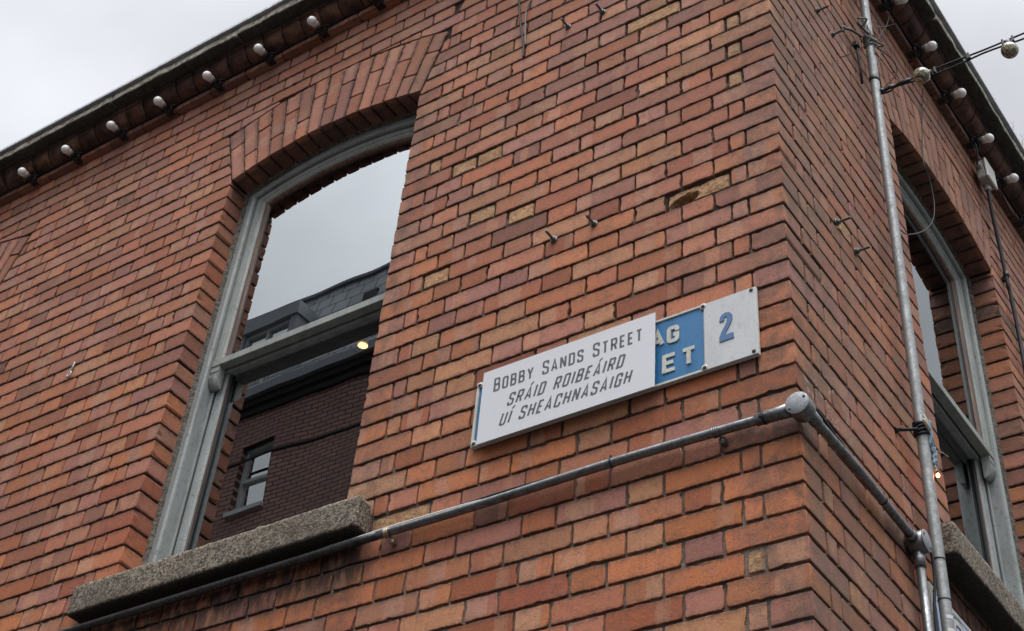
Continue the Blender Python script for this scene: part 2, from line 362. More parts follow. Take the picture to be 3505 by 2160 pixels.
M_LID = metal_material('zinc_lid', (0.16, 0.172, 0.18), (0.25, 0.265, 0.275), 0.5, 0.3, 40)
M_LEAD = metal_material('lead_flashing', (0.34, 0.35, 0.37), (0.48, 0.50, 0.53), 0.5, 0.3, 10)
M_BOLT = metal_material('rusty_zinc_bolt', (0.06, 0.052, 0.045), (0.20, 0.20, 0.19), 0.5, 0.6, 60)
M_BRASS = metal_material('tarnished_brass', (0.20, 0.16, 0.10), (0.52, 0.46, 0.34), 0.4, 0.8, 70)
def glass_material(name, ior, dark):
    ma = bpy.data.materials.new(name); ma.use_nodes = True; nt_ = ma.node_tree; nt_.nodes.clear()
    o = nt_.nodes.new('ShaderNodeOutputMaterial'); mxn = nt_.nodes.new('ShaderNodeMixShader')
    tr = nt_.nodes.new('ShaderNodeBsdfTransparent'); tr.inputs[0].default_value = (*dark, 1)
    gl = nt_.nodes.new('ShaderNodeBsdfGlossy'); gl.inputs['Roughness'].default_value = 0.0; gl.inputs['Color'].default_value = (0.93, 0.98, 1, 1)
    fr = nt_.nodes.new('ShaderNodeFresnel'); fr.inputs['IOR'].default_value = ior
    tcn = nt_.nodes.new('ShaderNodeNewGeometry'); nn = nt_.nodes.new('ShaderNodeTexNoise'); nn.inputs['Scale'].default_value = 2.2; nn.inputs['Detail'].default_value = 1
    bp = nt_.nodes.new('ShaderNodeBump'); bp.inputs['Distance'].default_value = 0.0012; bp.inputs['Strength'].default_value = 0.5
    nt_.links.new(tcn.outputs['Position'], nn.inputs['Vector']); nt_.links.new(nn.outputs['Fac'], bp.inputs['Height'])
    nt_.links.new(bp.outputs[0], gl.inputs['Normal'])
    nt_.links.new(fr.outputs[0], mxn.inputs[0]); nt_.links.new(tr.outputs[0], mxn.inputs[1]); nt_.links.new(gl.outputs[0], mxn.inputs[2]); nt_.links.new(mxn.outputs[0], o.inputs[0])
    return ma
M_GLASS = glass_material('window_glass', 3.6, (0.55, 0.58, 0.58))

# ------------------------------------------------------------------ brick geometry
def clip(poly, nx, nz, c):
    """keep the side nx*u+nz*z <= c"""
    o = []
    for i in range(len(poly)):
        a = poly[i]; b = poly[(i + 1) % len(poly)]
        da = nx * a[0] + nz * a[1] - c; db = nx * b[0] + nz * b[1] - c
        if da <= 0: o.append(a)
        if (da < 0 < db) or (db < 0 < da):
            t = da / (da - db); o.append((a[0] + (b[0] - a[0]) * t, a[1] + (b[1] - a[1]) * t))
    return o
def parea(p): return 0.5 * sum(p[i][0] * p[(i + 1) % len(p)][1] - p[(i + 1) % len(p)][0] * p[i][1] for i in range(len(p)))
class Wall:
    """u along the wall from the quoin, z up, d into the wall"""
    def __init__(s, side): s.side = side; s.mb = MB()
    def P(s, u, z, d): return (-u, d, z) if s.side == 'L' else (-d, u, z)
    @property
    def flip(s): return s.side == 'L'
    def brick(s, poly, D=0.016, ty=0.0, jit=0.0016, face=None, ang=0.0, rnd=None):
        if len(poly) < 3: return
        if parea(poly) < 0: poly = poly[::-1]
        if parea(poly) < 0.0006: return
        mb = s.mb; R = random.random
        mb.r = rnd or (R(), R(), R(), ty)
        uc = sum(p[0] for p in poly) / len(poly); zc = sum(p[1] for p in poly) / len(poly)
        pts = []; base_ = []
        for i in range(len(poly)):
            a = Vector(poly[i]); p = Vector(poly[i - 1]); n = Vector(poly[(i + 1) % len(poly)])
            d1 = p - a; d2 = n - a; l1 = d1.length; l2 = d2.length
            if l1 < 1e-5 or l2 < 1e-5: continue
            r = min(0.0022 + 0.0045 * R() ** 3 + (0.010 * R() if R() < 0.07 else 0), l1 * 0.3, l2 * 0.3)
            pa = a + d1 / l1 * r; pb = a + d2 / l2 * r
            pts += [pa, (pa + pb) / 2 * 0.6 + a * 0.4, pb]
            k = int((l2 - 2 * r) / 0.017)
            e = n + (a - n) / l2 * r
            for j in range(1, k): pts.append(pb.lerp(e, j / k))
        off = R() * 100; out = []
        for q in pts:
            v = noise.noise(Vector((q.x * 42, q.y * 42, off))) * jit * 1.5 + (R() - 0.5) * jit
            if R() < 0.11: v -= 0.0065 * R()
            c = Vector((uc, zc)); dd = (q - c).normalized(); out.append(q + dd * v); base_.append(q + dd * (noise.noise(Vector((q.x * 20, q.y * 20, off))) * 0.0012 - 0.0006))
        f0 = (R() - 0.5) * 0.0026 if face is None else face; tu = (R() - 0.5) * 0.012; tz = (R() - 0.5) * 0.014
        ca, sa = cos(ang), sin(ang)
        us = [q.x for q in out]; zs = [q.y for q in out]; hu = max((max(us) - min(us)) / 2, 0.01); hz = max((max(zs) - min(zs)) / 2, 0.01)
        depths = [(0.0, D)] + [(0.0, x) for x in (0.08, 0.055, 0.03) if x < D - 0.01] + [(0.0, 0.0036), (0.0006, 0.0010), (0.0021, 0.0)]
        rings = []
        for ins, dp in depths:
            ring = []
            for q in (out if dp < 0.02 or D < 0.05 else base_):
                u = uc + (q.x - uc) * (1 - ins / hu); z = zc + (q.y - zc) * (1 - ins / hz)
                dd = dp + f0 + tu * (u - uc) + tz * (z - zc) + (noise.noise(Vector((u * 30, z * 30, 7.7))) * 0.0006)
                if dp >= D: dd = D
                lu, lz = u - uc, z - zc
                ring.append(mb.vert(s.P(u, z, dd), (lu * ca + lz * sa, -lu * sa + lz * ca, dp)))
            rings.append(ring)
        n = len(out)
        for k_, (a, b) in enumerate(zip(rings, rings[1:])):
            for i in range(n): mb.face([a[i], a[(i + 1) % n], b[(i + 1) % n], b[i]], k_ >= len(rings) - 3, s.flip)
        mb.face(rings[-1], False, s.flip)
    def rough(s, u0, u1, z0, z1, D=0.016, ty=1.0, amp=0.006, rec=0.004, hole=None, D0=None):
        """spalled brick: displaced grid"""
        mb = s.mb; R = random.random; mb.r = (R(), R(), R(), ty)
        nu = max(int((u1 - u0) / 0.006), 4); nz_ = 11; off = R() * 50; g = []
        uc, zc = (u0 + u1) / 2, (z0 + z1) / 2
        for j in range(nz_ + 1):
            row = []
            for i in range(nu + 1):
                u = u0 + (u1 - u0) * i / nu; z = z0 + (z1 - z0) * j / nz_
                ed = min(u - u0, u1 - u, z - z0, z1 - z)
                n1 = noise.fractal(Vector((u * 30, z * 30, off)), 0.9, 2.1, 5)
                dd = rec + amp * 0.5 * (1 + n1 * 1.3)
                if hole: dd += hole(u, z)
                if ed < 1e-6: dd = max(dd, 0.0) + 0.010; u += (R() - 0.5) * 0.002; z += (R() - 0.5) * 0.002
                row.append(mb.vert(s.P(u, z, min(max(dd, 0), 0.06)), (u - uc, z - zc, 0)))
            g.append(row)
        for j in range(nz_):
            for i in range(nu): mb.face([g[j][i], g[j][i + 1], g[j + 1][i + 1], g[j + 1][i]], False, s.flip)

J = 0.0082                   # joint
U1, U2 = 1.520, 2.538        # jambs of the window in the wide wall
W2 = 2.54                    # spacing of the windows in the wide wall
V1, V2 = 1.047, 2.066        # jambs of the window in the side wall
REV = 0.103
RAD = 1.70; SPR = 2.012; CH = (U2 - U1) / 2; HA = asin(CH / RAD); ZC = SPR - RAD * cos(HA); EXT = 0.3365
LEFT_A = [0, .1125, .169, .394, .506, .731, .844, 1.069, 1.181, 1.2937, 1.519]
LEFT_B = [0, .225, .3375, .5625, .675, .90, 1.0125, 1.2375, 1.35, 1.406, 1.519]
def per(start, first, stop, u=0.0):
    """alternate stretcher / header from `start`"""
    L = []; k = first; x = start
    while x < stop - 0.02: x += (0.225 if k == 'S' else 0.1125); k = 'h' if k == 'S' else 'S'; L.append(x)
    return L
FULL_A = [0, .1125, .169] + per(.169, 'S', 6.2); FULL_B = [0] + per(0, 'S', 6.2)
def seg(start, kinds):
    L = [start]
    for k in kinds: L.append(L[-1] + {'S': .225, 'h': .1125, 'c': .0565}[k])
    return L
P_A = seg(0, 'hchShShShShS'); P_B = seg(0, 'ShhShShhhch')
SPEC = [(1.127, 27.6), (1.384, 20.59), (1.139, 19.61), (0.477, 24.18), (0.983, 14.8), (1.14, 15.91), (1.297, 12.47), (0.621, 6.38), (1.299, 8.65), (0.89, 7.45), (0.136, 21.67), (0.135, 19.61), (0.135, 17.5), (2.889, 19.53), (3.21, 27.41), (2.767, 9.55), (1.383, 4.44), (1.381, 1.52), (1.264, -0.45), (0.138, -6.46), (0.136, -8.51), (1.253, 19.5)]
ROUGH = {(1.139, 19.61), (1.14, 15.91), (1.297, 12.47), (0.477, 24.18), (1.381, 1.52), (1.264, -0.45), (0.136, 21.67), (0.135, 19.61), (0.135, 17.5), (0.138, -6.46), (1.384, 20.59), (1.253, 19.5), (0.983, 14.8)}
def special(u0, u1, r, side):
    if side == 'L':
        for s_ in SPEC:
            if u0 < s_[0] < u1 and r <= s_[1] < r + 1: return 2 if s_ in ROUGH else 1
        if r == -2 and u0 < 0.101 < u1: return 3
        if r == 11 and u0 < 0.288 < u1: return 4
    else:
        if r == 12 and u0 < 0.46 < u1: return 2
    return 0
def hole4(u, z):
    cu, cz = 0.333, 11.50 * H
    a = 1 - min(1, (abs(u - cu) / 0.050) ** 2 * 0.9 + ((z - (cz - 0.014 - (u - cu) * 0.16)) / 0.022) ** 2)
    return 0.062 * max(0, a) ** 0.6 * (0.7 + 0.6 * noise.noise(Vector((u * 60, z * 60, 3)))) if a > 0 else 0.0
def arch_clips(uc, side_u0, side_u1):
    return uc
def lay(wl, segs, r, side, opens):
    """lay one course; opens = [(u_left, u_right)] of the openings"""
    z0 = r * H + J / 2; z1 = (r + 1) * H - J / 2
    for a, b in zip(segs, segs[1:]):
        if b - a < 0.03: continue
        D = 0.016; u0 = a + J / 2; u1 = b - J / 2
        if a < 1e-6:
            u0 = 0.0
            if side == 'L': D = 0.1025 if r % 2 == 0 else 0.2165
            else: continue
        poly = None; skip = False
        for (o0, o1) in opens:
            if (r + 0.5) * H < SPR + 0.02 and r >= 0:
                if abs(b - o0) < 0.03: u1 = o0; D = REV
                elif abs(a - o1) < 0.03: u0 = o1; D = REV
                if a > o0 - 0.02 and b < o1 + 0.02: skip = True
        if skip: continue
        poly = [(u0, z0), (u1, z0), (u1, z1), (u0, z1)]
        cut = False
        for (o0, o1) in opens:
            mid = (o0 + o1) / 2
            if z1 > SPR - 0.01 and z0 < ZC + RAD + EXT + 0.03 and u1 > o0 - 0.2 and u0 < o1 + 0.2:
                # skewbacks: rays through the arch centre
                sA, cA = sin(HA), cos(HA); cc = (u0 + u1) / 2; zc = (z0 + z1) / 2
                th = math.atan2(cc - mid, zc - ZC); rr = sqrt((cc - mid) ** 2 + (zc - ZC) ** 2)
                RE = RAD + EXT + J
                if rr > RE - 0.012 and abs(th) < HA + 0.01:      # above the extrados
                    nx, nz2 = sin(th), cos(th); p2 = clip(poly, -nx, -nz2, -(nx * mid + nz2 * ZC + RE))
                elif abs(th) >= HA or True:
                    s_ = 1 if cc > mid else -1
                    nx, nz2 = -s_ * cA, sA                     # outward from the arch body
                    pL = clip(poly, nx, nz2, nx * mid + nz2 * ZC - J * 0.9)
                    p2 = pL
                    if abs(th) < HA:
                        nx, nz2 = sin(th), cos(th); pE = clip(poly, -nx, -nz2, -(nx * mid + nz2 * ZC + RE))
                        if len(pE) >= 3 and abs(parea(pE)) > (abs(parea(pL)) if len(pL) >= 3 else 0): p2 = pE
                if len(p2) < 3 or abs(parea(p2)) < 0.0009: cut = True; break
                poly = p2; D = D if r == 27 else min(D, 0.016)
        if cut: continue
        sp = special(u0, u1, r, side)
        if len(poly) == 4 and sp in (2, 3, 4) and D < 0.05:
            if sp == 4: wl.rough(u0, u1, z0, z1, ty=1.0, amp=0.006, rec=0.003, hole=hole4)
            elif sp == 3: wl.rough(u0, u1, z0, z1, ty=0.5, amp=0.012, rec=0.006)
            else: wl.rough(u0, u1, z0, z1, ty=1.0, amp=0.0028, rec=0.0005)
        else:
            ty = 0.86 if sp in (1, 2) else (0.5 if (sp == 3 or random.random() < 0.005) else (0.84 if random.random() < 0.012 else 0.0))
            jit = 0.0030 if sp == 3 else 0.0019
            wl.brick(poly, D, ty, jit)
def arch(wl, mid, D=REV, nvs=15):
    for i in range(nvs):
        a0 = -HA + 2 * HA * i / nvs; a1 = -HA + 2 * HA * (i + 1) / nvs
        g = J * 0.42
        if i % 2 == 0: cuts = [(RAD, RAD + .222), (RAD + .229, RAD + EXT)]
        else: cuts = [(RAD, RAD + .108), (RAD + .115, RAD + EXT)]
        for n_, (ra, rb) in enumerate(cuts):
            if i == 0: pass
            def pt(a, r_, sgn): return (mid + r_ * sin(a) + sgn * g * cos(a), ZC + r_ * cos(a) - sgn * g * sin(a))
            e = (random.random() - 0.5) * 0.006 if n_ else 0
            p = [pt(a0, ra, 1), pt(a1, ra, -1), pt(a1, rb + e, -1), pt(a0, rb + e, 1)]
            wl.brick(p, D if n_ == 0 else 0.016, 0.0, ang=pi / 2 - (a0 + a1) / 2)
def top_of(u, opens):
    for (o0, o1) in opens:
        if o0 < u < o1:
            m_ = (o0 + o1) / 2; return sqrt(RAD ** 2 - (u - m_) ** 2) + ZC
    return None
def mortar(side, u_end, z0, z1, opens):
    wl = Wall(side); mb = wl.mb; d = 0.0085
    us = {0.0 + d, u_end}
    for o0, o1 in opens:
        us |= {o0 - d, o1 + d, o0, o1}
        k = 20
        us |= {o0 + (o1 - o0) * i / k for i in range(1, k)}
    dug = [(.169, .394, 11), (0.0, .1125, -2)] if side == 'L' else []
    us |= {q + e for a_, b_, _ in dug for q, e in ((a_, J / 2 + .002), (b_, -J / 2 - .002))}
    x = 0.25
    while x < u_end: us.add(x); x += 0.25
    us = sorted(us)
    def quad(a, b, za, zb, zc=None, zd=None):
        i = [mb.vert(wl.P(a, za, d)), mb.vert(wl.P(b, zb if zc is not None else za, d)), mb.vert(wl.P(b, zc if zc is not None else zb, d)), mb.vert(wl.P(a, zd if zd is not None else zb, d))]
        mb.face(i, False, wl.flip)
    for a, b in zip(us, us[1:]):
        mid = (a + b) / 2; inside = False
        for o0, o1 in opens:
            if o0 - d <= mid <= o1 + d:
                inside = True
                quad(a, b, z0, -0.02)
                ta = top_of(min(max(a, o0 + 1e-4), o1 - 1e-4), opens); tb = top_of(min(max(b, o0 + 1e-4), o1 - 1e-4), opens)
                quad(a, b, ta + d, tb + d, z1, z1)
        hit = [r_ for a_, b_, r_ in dug if a_ < mid < b_ and a_ + J / 2 < mid < b_ - J / 2]
        if not inside and hit: quad(a, b, z0, hit[0] * H + J / 2 + .002); quad(a, b, (hit[0] + 1) * H - J / 2 - .002, z1)
        elif not inside: quad(a, b, z0, z1)
    for o0, o1 in opens:                      # reveals and soffit of each opening
        for (uu) in (o0 - d, o1 + d):
            i = [mb.vert(wl.P(uu, -0.02, d)), mb.vert(wl.P(uu, SPR + 0.05, d)), mb.vert(wl.P(uu, SPR + 0.05, 0.33)), mb.vert(wl.P(uu, -0.02, 0.33))]; mb.face(i)
        m_ = (o0 + o1) / 2; prev = None
        for k in range(21):
            a = -HA * 1.02 + 2.04 * HA * k / 20
            p = [mb.vert(wl.P(m_ + (RAD + d) * sin(a), ZC + (RAD + d) * cos(a), dd)) for dd in (d, 0.33)]
            if prev: mb.face([prev[0], p[0], p[1], prev[1]])
            prev = p
    return mb
building = thing('brick_building', 'red brick corner building with two sash windows and a bulb-lit eave', 'building', (0, 0, -4.07))
def under(o, par=None, label=None):              # parent, keeping the world placement of the mesh
    p = par or building; o.parent = p
    o.matrix_parent_inverse = Matrix.Translation(-p.location) if p.type == 'EMPTY' else Matrix()
    if label: o['label'] = label
    return o
OPL = [(U1, U2), (U1 + W2, U2 + W2)]; OPR = [(V1, V2)]
KB, KT = -16, 37
ZT = 37 * H
wl = Wall('L')
for r in range(KB, KT):
    A = r % 2 != 0; zm = (r + 0.5) * H
    if 0 <= r <= 32:
        wl_segs = LEFT_A if A else LEFT_B
        end2 = OPL[1][1]
        pier = [U2 + x for x in (P_A if A else P_B)]
        ext1 = wl_segs; ext2 = pier
        if zm > SPR:                                     # bricks run on behind the arch and are cut to it
            if r >= 31: lay(wl, [x for x in (FULL_A if A else FULL_B) if x < 5.9], r, 'L', OPL)
            else:
                lay(wl, wl_segs[:-1] + [wl_segs[-1]], r, 'L', OPL); lay(wl, pier, r, 'L', OPL)
                lay(wl, [OPL[1][1] + x for x in (0, .225, .3375, .5625)], r, 'L', OPL)
        else:
            lay(wl, wl_segs, r, 'L', OPL); lay(wl, pier, r, 'L', OPL)
            lay(wl, [OPL[1][1] + x for x in (P_A[:6] if A else P_B[:6])], r, 'L', OPL)
    else:
        lay(wl, [x for x in (FULL_A if A else FULL_B) if x < 5.9], r, 'L', OPL)
arch(wl, (U1 + U2) / 2); arch(wl, (U1 + U2) / 2 + W2)
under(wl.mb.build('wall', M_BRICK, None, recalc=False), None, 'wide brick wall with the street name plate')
wr = Wall('R')
RA = [0, .1125, .169, .394, .506, .731, .8435, 1.047]; RB = [0, .225, .3375, .5625, .675, .90, 1.047]
for r in range(KB, KT):
    A = r % 2 == 0; zm = (r + 0.5) * H
    if 0 <= r <= 30:
        lay(wr, RA if A else RB, r, 'R', OPR)
        lay(wr, [x for x in [V2 + y for y in ([0] + per(0, 'S', 3.4) if A else seg(0, 'hc') + per(.169, 'S', 3.4))] if x < 5.3], r, 'R', OPR)
    else:
        lay(wr, [x for x in (FULL_A if A else FULL_B) if x < 5.3], r, 'R', OPR)
arch(wr, (V1 + V2) / 2)
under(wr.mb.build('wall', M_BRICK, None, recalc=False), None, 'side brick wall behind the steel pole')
under(mortar('L', 5.9, KB * H, ZT, OPL).build('mortar', M_MORTAR)); under(mortar('R', 5.3, KB * H, ZT, OPR).build('mortar', M_MORTAR))

# ------------------------------------------------------------------ displaced stone blocks
def rockbox(mb, a, b, step=0.02, r=0.006, amp=0.002, fr=22, T=None, seed=0.0):
    a = Vector(a); b = Vector(b)
    n = [max(1, int(round((b[k] - a[k]) / step))) for k in range(3)]
    ia = a + Vector((r, r, r)); ib = b - Vector((r, r, r)); cache = {}
    def V(i, j, k):
        key = (i, j, k)
        if key in cache: return cache[key]
        p = Vector((a.x + (b.x - a.x) * i / n[0], a.y + (b.y - a.y) * j / n[1], a.z + (b.z - a.z) * k / n[2]))
        c = Vector((min(max(p[q], ia[q]), ib[q]) for q in range(3))); d = p - c
        if d.length > 1e-7:
            p = c + d.normalized() * r
        so = Vector((seed, seed * 1.7, 0)); q = p * fr + so
        p = p + Vector((noise.fractal(q, 0.8, 2.1, 3), noise.fractal(q + Vector((9, 0, 0)), 0.8, 2.1, 3), noise.fractal(q + Vector((0, 9, 0)), 0.8, 2.1, 3))) * amp
        cache[key] = mb.vert(T @ p if T else p); return cache[key]
    for k in (0, n[2]):
        for i in range(n[0]):
            for j in range(n[1]): mb.face([V(i, j, k), V(i + 1, j, k), V(i + 1, j + 1, k), V(i, j + 1, k)], True)
    for j in (0, n[1]):
        for i in range(n[0]):
            for k in range(n[2]): mb.face([V(i, j, k), V(i + 1, j, k), V(i + 1, j, k + 1), V(i, j, k + 1)], True)
    for i in (0, n[0]):
        for j in range(n[1]):
            for k in range(n[2]): mb.face([V(i, j, k), V(i, j + 1, k), V(i, j + 1, k + 1), V(i, j, k + 1)], True)

# ------------------------------------------------------------------ eave
Z0 = ZT
def strip_course():
    mb = MB(); R = random.random
    for side, L in (('L', 5.95), ('R', 5.3)):
        x = -0.034 if side == 'L' else 0.075; first = True
        while x < L:
            ln = 0.225 if not first or side == 'R' else 0.19
            mb.r = (R(), R(), R(), 0.0); o = 0.034 + (R() - .5) * 0.004
            u0, u1 = x, x + ln - J; z0 = Z0 + 0.001 + R() * 0.002; z1 = z0 + 0.030
            if side == 'L': bbox(mb, (-u1, -o, z0), (-u0, 0.07, z1), 0.003)
            else: bbox(mb, (-0.06, u0, z0), (o, u1, z1), 0.003)
            x += ln; first = False
    return mb
under(strip_course().build('projecting_brick_course', M_BRICK))
def ovolo():
    mb = MB(); R = random.random
    zb, zt = Z0 + 0.033, Z0 + 0.107
    prof = [(-0.05, zb)] + [(0.033, zb)] + [(0.033 + 0.072 * sin(pi / 2 * k / 7), zb + 0.074 * (1 - cos(pi / 2 * k / 7)) + 0.001) for k in range(8)]
    prof = prof[:2] + [(0.034, zb + 0.004)] + [(0.034 + 0.071 * (1 - (1 - k / 7.0) ** 2) ** 0.5, zb + 0.006 + 0.064 * k / 7) for k in range(1, 8)] + [(0.113, zb + 0.0725), (0.113, zb + 0.087), (-0.05, zb + 0.087)]
    for side, L in (('L', 5.95), ('R', 5.3)):
        x = 0.0; first = True
        while x < L:
            ln = 0.1125 + (R() - .5) * 0.004; mb.r = (R(), R(), R(), 0.0); u0, u1 = x + (0 if first else J * 0.45), x + ln - J * 0.45
            ra = []; rb = []; oo = (R() - .5) * 0.005; dz = (R() - .5) * 0.003
            for (o, z) in prof:
                o2 = o + (oo if o > 0 else 0)
                ua = -o if first else u0
                for u, ring in ((ua, ra), (u1, rb)):
                    ring.append(mb.vert((-u, -o2, z + dz) if side == 'L' else (o2, u, z + dz), (u - (u0 + u1) / 2, z - zb - 0.03, 0)))
            n = len(prof)
            for i in range(n): mb.face([ra[i], ra[(i + 1) % n], rb[(i + 1) % n], rb[i]], 2 < i < 9)
            mb.face(ra[::-1]); mb.face(rb); x += ln; first = False
    # pointing that stands between the moulded bricks
    return mb
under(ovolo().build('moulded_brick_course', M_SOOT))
mb = MB()
for i_, (a, b) in enumerate((((-5.95, -0.026, Z0 + 0.031), (0.026, 0.1, Z0 + 0.118)), ((-0.1, -0.026, Z0 + 0.031), (0.0262, 5.3, Z0 + 0.1182)))): box(mb, a, b)
under(mb.build('bed_mortar', M_MORTAR))
mb = MB(); x = 0.17; k = 0
while x > -5.9:
    ln = 0.75 + 0.35 * random.random(); x2 = max(x - ln, -5.95)
    rockbox(mb, (x2 + 0.004, -0.17, Z0 + 0.128), (x, 0.3, Z0 + 0.185), 0.022, 0.007, 0.0045, 16, seed=k); x = x2; k += 1
y = 0.304
while y < 5.3:
    ln = 0.75 + 0.35 * random.random(); y2 = min(y + ln, 5.35)
    rockbox(mb, (-0.3, y, Z0 + 0.128), (0.17, y2 - 0.004, Z0 + 0.185), 0.022, 0.007, 0.0045, 16, seed=k); y = y2; k += 1
under(mb.build('stone_coping', M_COPING))
mb = MB()
box(mb, (-5.95, -0.186, Z0 + 0.187), (0.186, 0.28, Z0 + 0.202)); box(mb, (-0.28, 0.2802, Z0 + 0.187), (0.186, 5.3, Z0 + 0.202))
under(mb.build('lead_capping', M_LEAD))
mb = MB(); i = [mb.vert(p) for p in ((-5.9, 0.2, 2.905), (-0.25, 0.2, 2.905), (-0.25, 5.2, 2.905), (-5.9, 5.2, 2.905), (-5.0, 2.6, 3.05), (-1.6, 2.6, 3.05))]
for q in ((0, 1, 5, 4), (1, 2, 5), (2, 3, 4, 5), (3, 0, 4)): mb.face([i[k] for k in q])
under(mb.build('roof', mat('roof_felt', (0.05, 0.05, 0.055), 0.9)))
# plain lower storey down to the pavement
mb = MB(); zb = KB * H
box(mb, (-5.9, 0.006, -4.07), (0.0, 0.3, zb)); box(mb, (-0.3, 0.302, -4.07), (-0.006, 5.3, zb)); 
under(mb.build('shopfront_wall', mat('dark_shopfront_paint', (0.05, 0.055, 0.06), 0.5)))
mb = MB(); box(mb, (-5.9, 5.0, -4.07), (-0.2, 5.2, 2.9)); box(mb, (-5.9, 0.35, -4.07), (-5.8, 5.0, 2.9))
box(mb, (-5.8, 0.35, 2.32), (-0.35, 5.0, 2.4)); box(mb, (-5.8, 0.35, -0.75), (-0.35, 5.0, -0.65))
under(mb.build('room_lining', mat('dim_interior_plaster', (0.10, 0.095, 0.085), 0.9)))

# ------------------------------------------------------------------ windows
def sweep(wlc, prof, u0, u1, zb, mb, z_lo=None, n=14, smooth=False):
    """sweep a closed (o, d) profile up one jamb, round the segmental head and down the other"""
    mid = (u0 + u1) / 2; ch = (u1 - u0) / 2; paths = []
    for (o, d) in prof:
        r = RAD - o; c = ch - o; ha = asin(c / r); P = [(mid - c, z_lo if z_lo is not None else zb), (mid - c, ZC + r * cos(ha) - 0.6)]
        P += [(mid + r * sin(-ha + 2 * ha * k / n), ZC + r * cos(-ha + 2 * ha * k / n)) for k in range(n + 1)]
        P += [(mid + c, ZC + r * cos(ha) - 0.6), (mid + c, z_lo if z_lo is not None else zb)]
        paths.append([mb.vert(wlc.P(u, z, d)) for (u, z) in P])
    m_ = len(prof)
    for i in range(m_):
        a = paths[i]; b = paths[(i + 1) % m_]
        for k in range(len(a) - 1): mb.face([a[k], a[k + 1], b[k + 1], b[k]], smooth)
    mb.face([p[0] for p in paths]); mb.face([p[-1] for p in paths][::-1])
def wbox(wlc, mb, u0, u1, z0, z1, d0, d1, r=0.002):
    A = Vector(wlc.P(u0, z0, d0)); B = Vector(wlc.P(u1, z1, d1))
    lo = [min(A[k], B[k]) for k in range(3)]; hi = [max(A[k], B[k]) for k in range(3)]
    bbox(mb, lo, hi, r)
def pane(wlc, mb, u0, u1, z0, d, arch_o=None, z1=None):
    pts = []
    if arch_o is None: pts = [(u0, z0), (u1, z0), (u1, z1), (u0, z1)]
    else:
        mid = (u0 + u1) / 2; o = arch_o; r = RAD - o; c = CHH - o; ha = asin(c / r)
        pts = [(mid - c, z0)] + [(mid + r * sin(-ha + 2 * ha * k / 14), ZC + r * cos(-ha + 2 * ha * k / 14)) for k in range(15)] + [(mid + c, z0)]
    f = [mb.vert(wlc.P(u, z, d)) for u, z in pts]; b = [mb.vert(wlc.P(u, z, d + 0.004)) for u, z in pts]
    mb.face(f, False, wlc.flip == (parea(pts) > 0)); return
CHH = CH
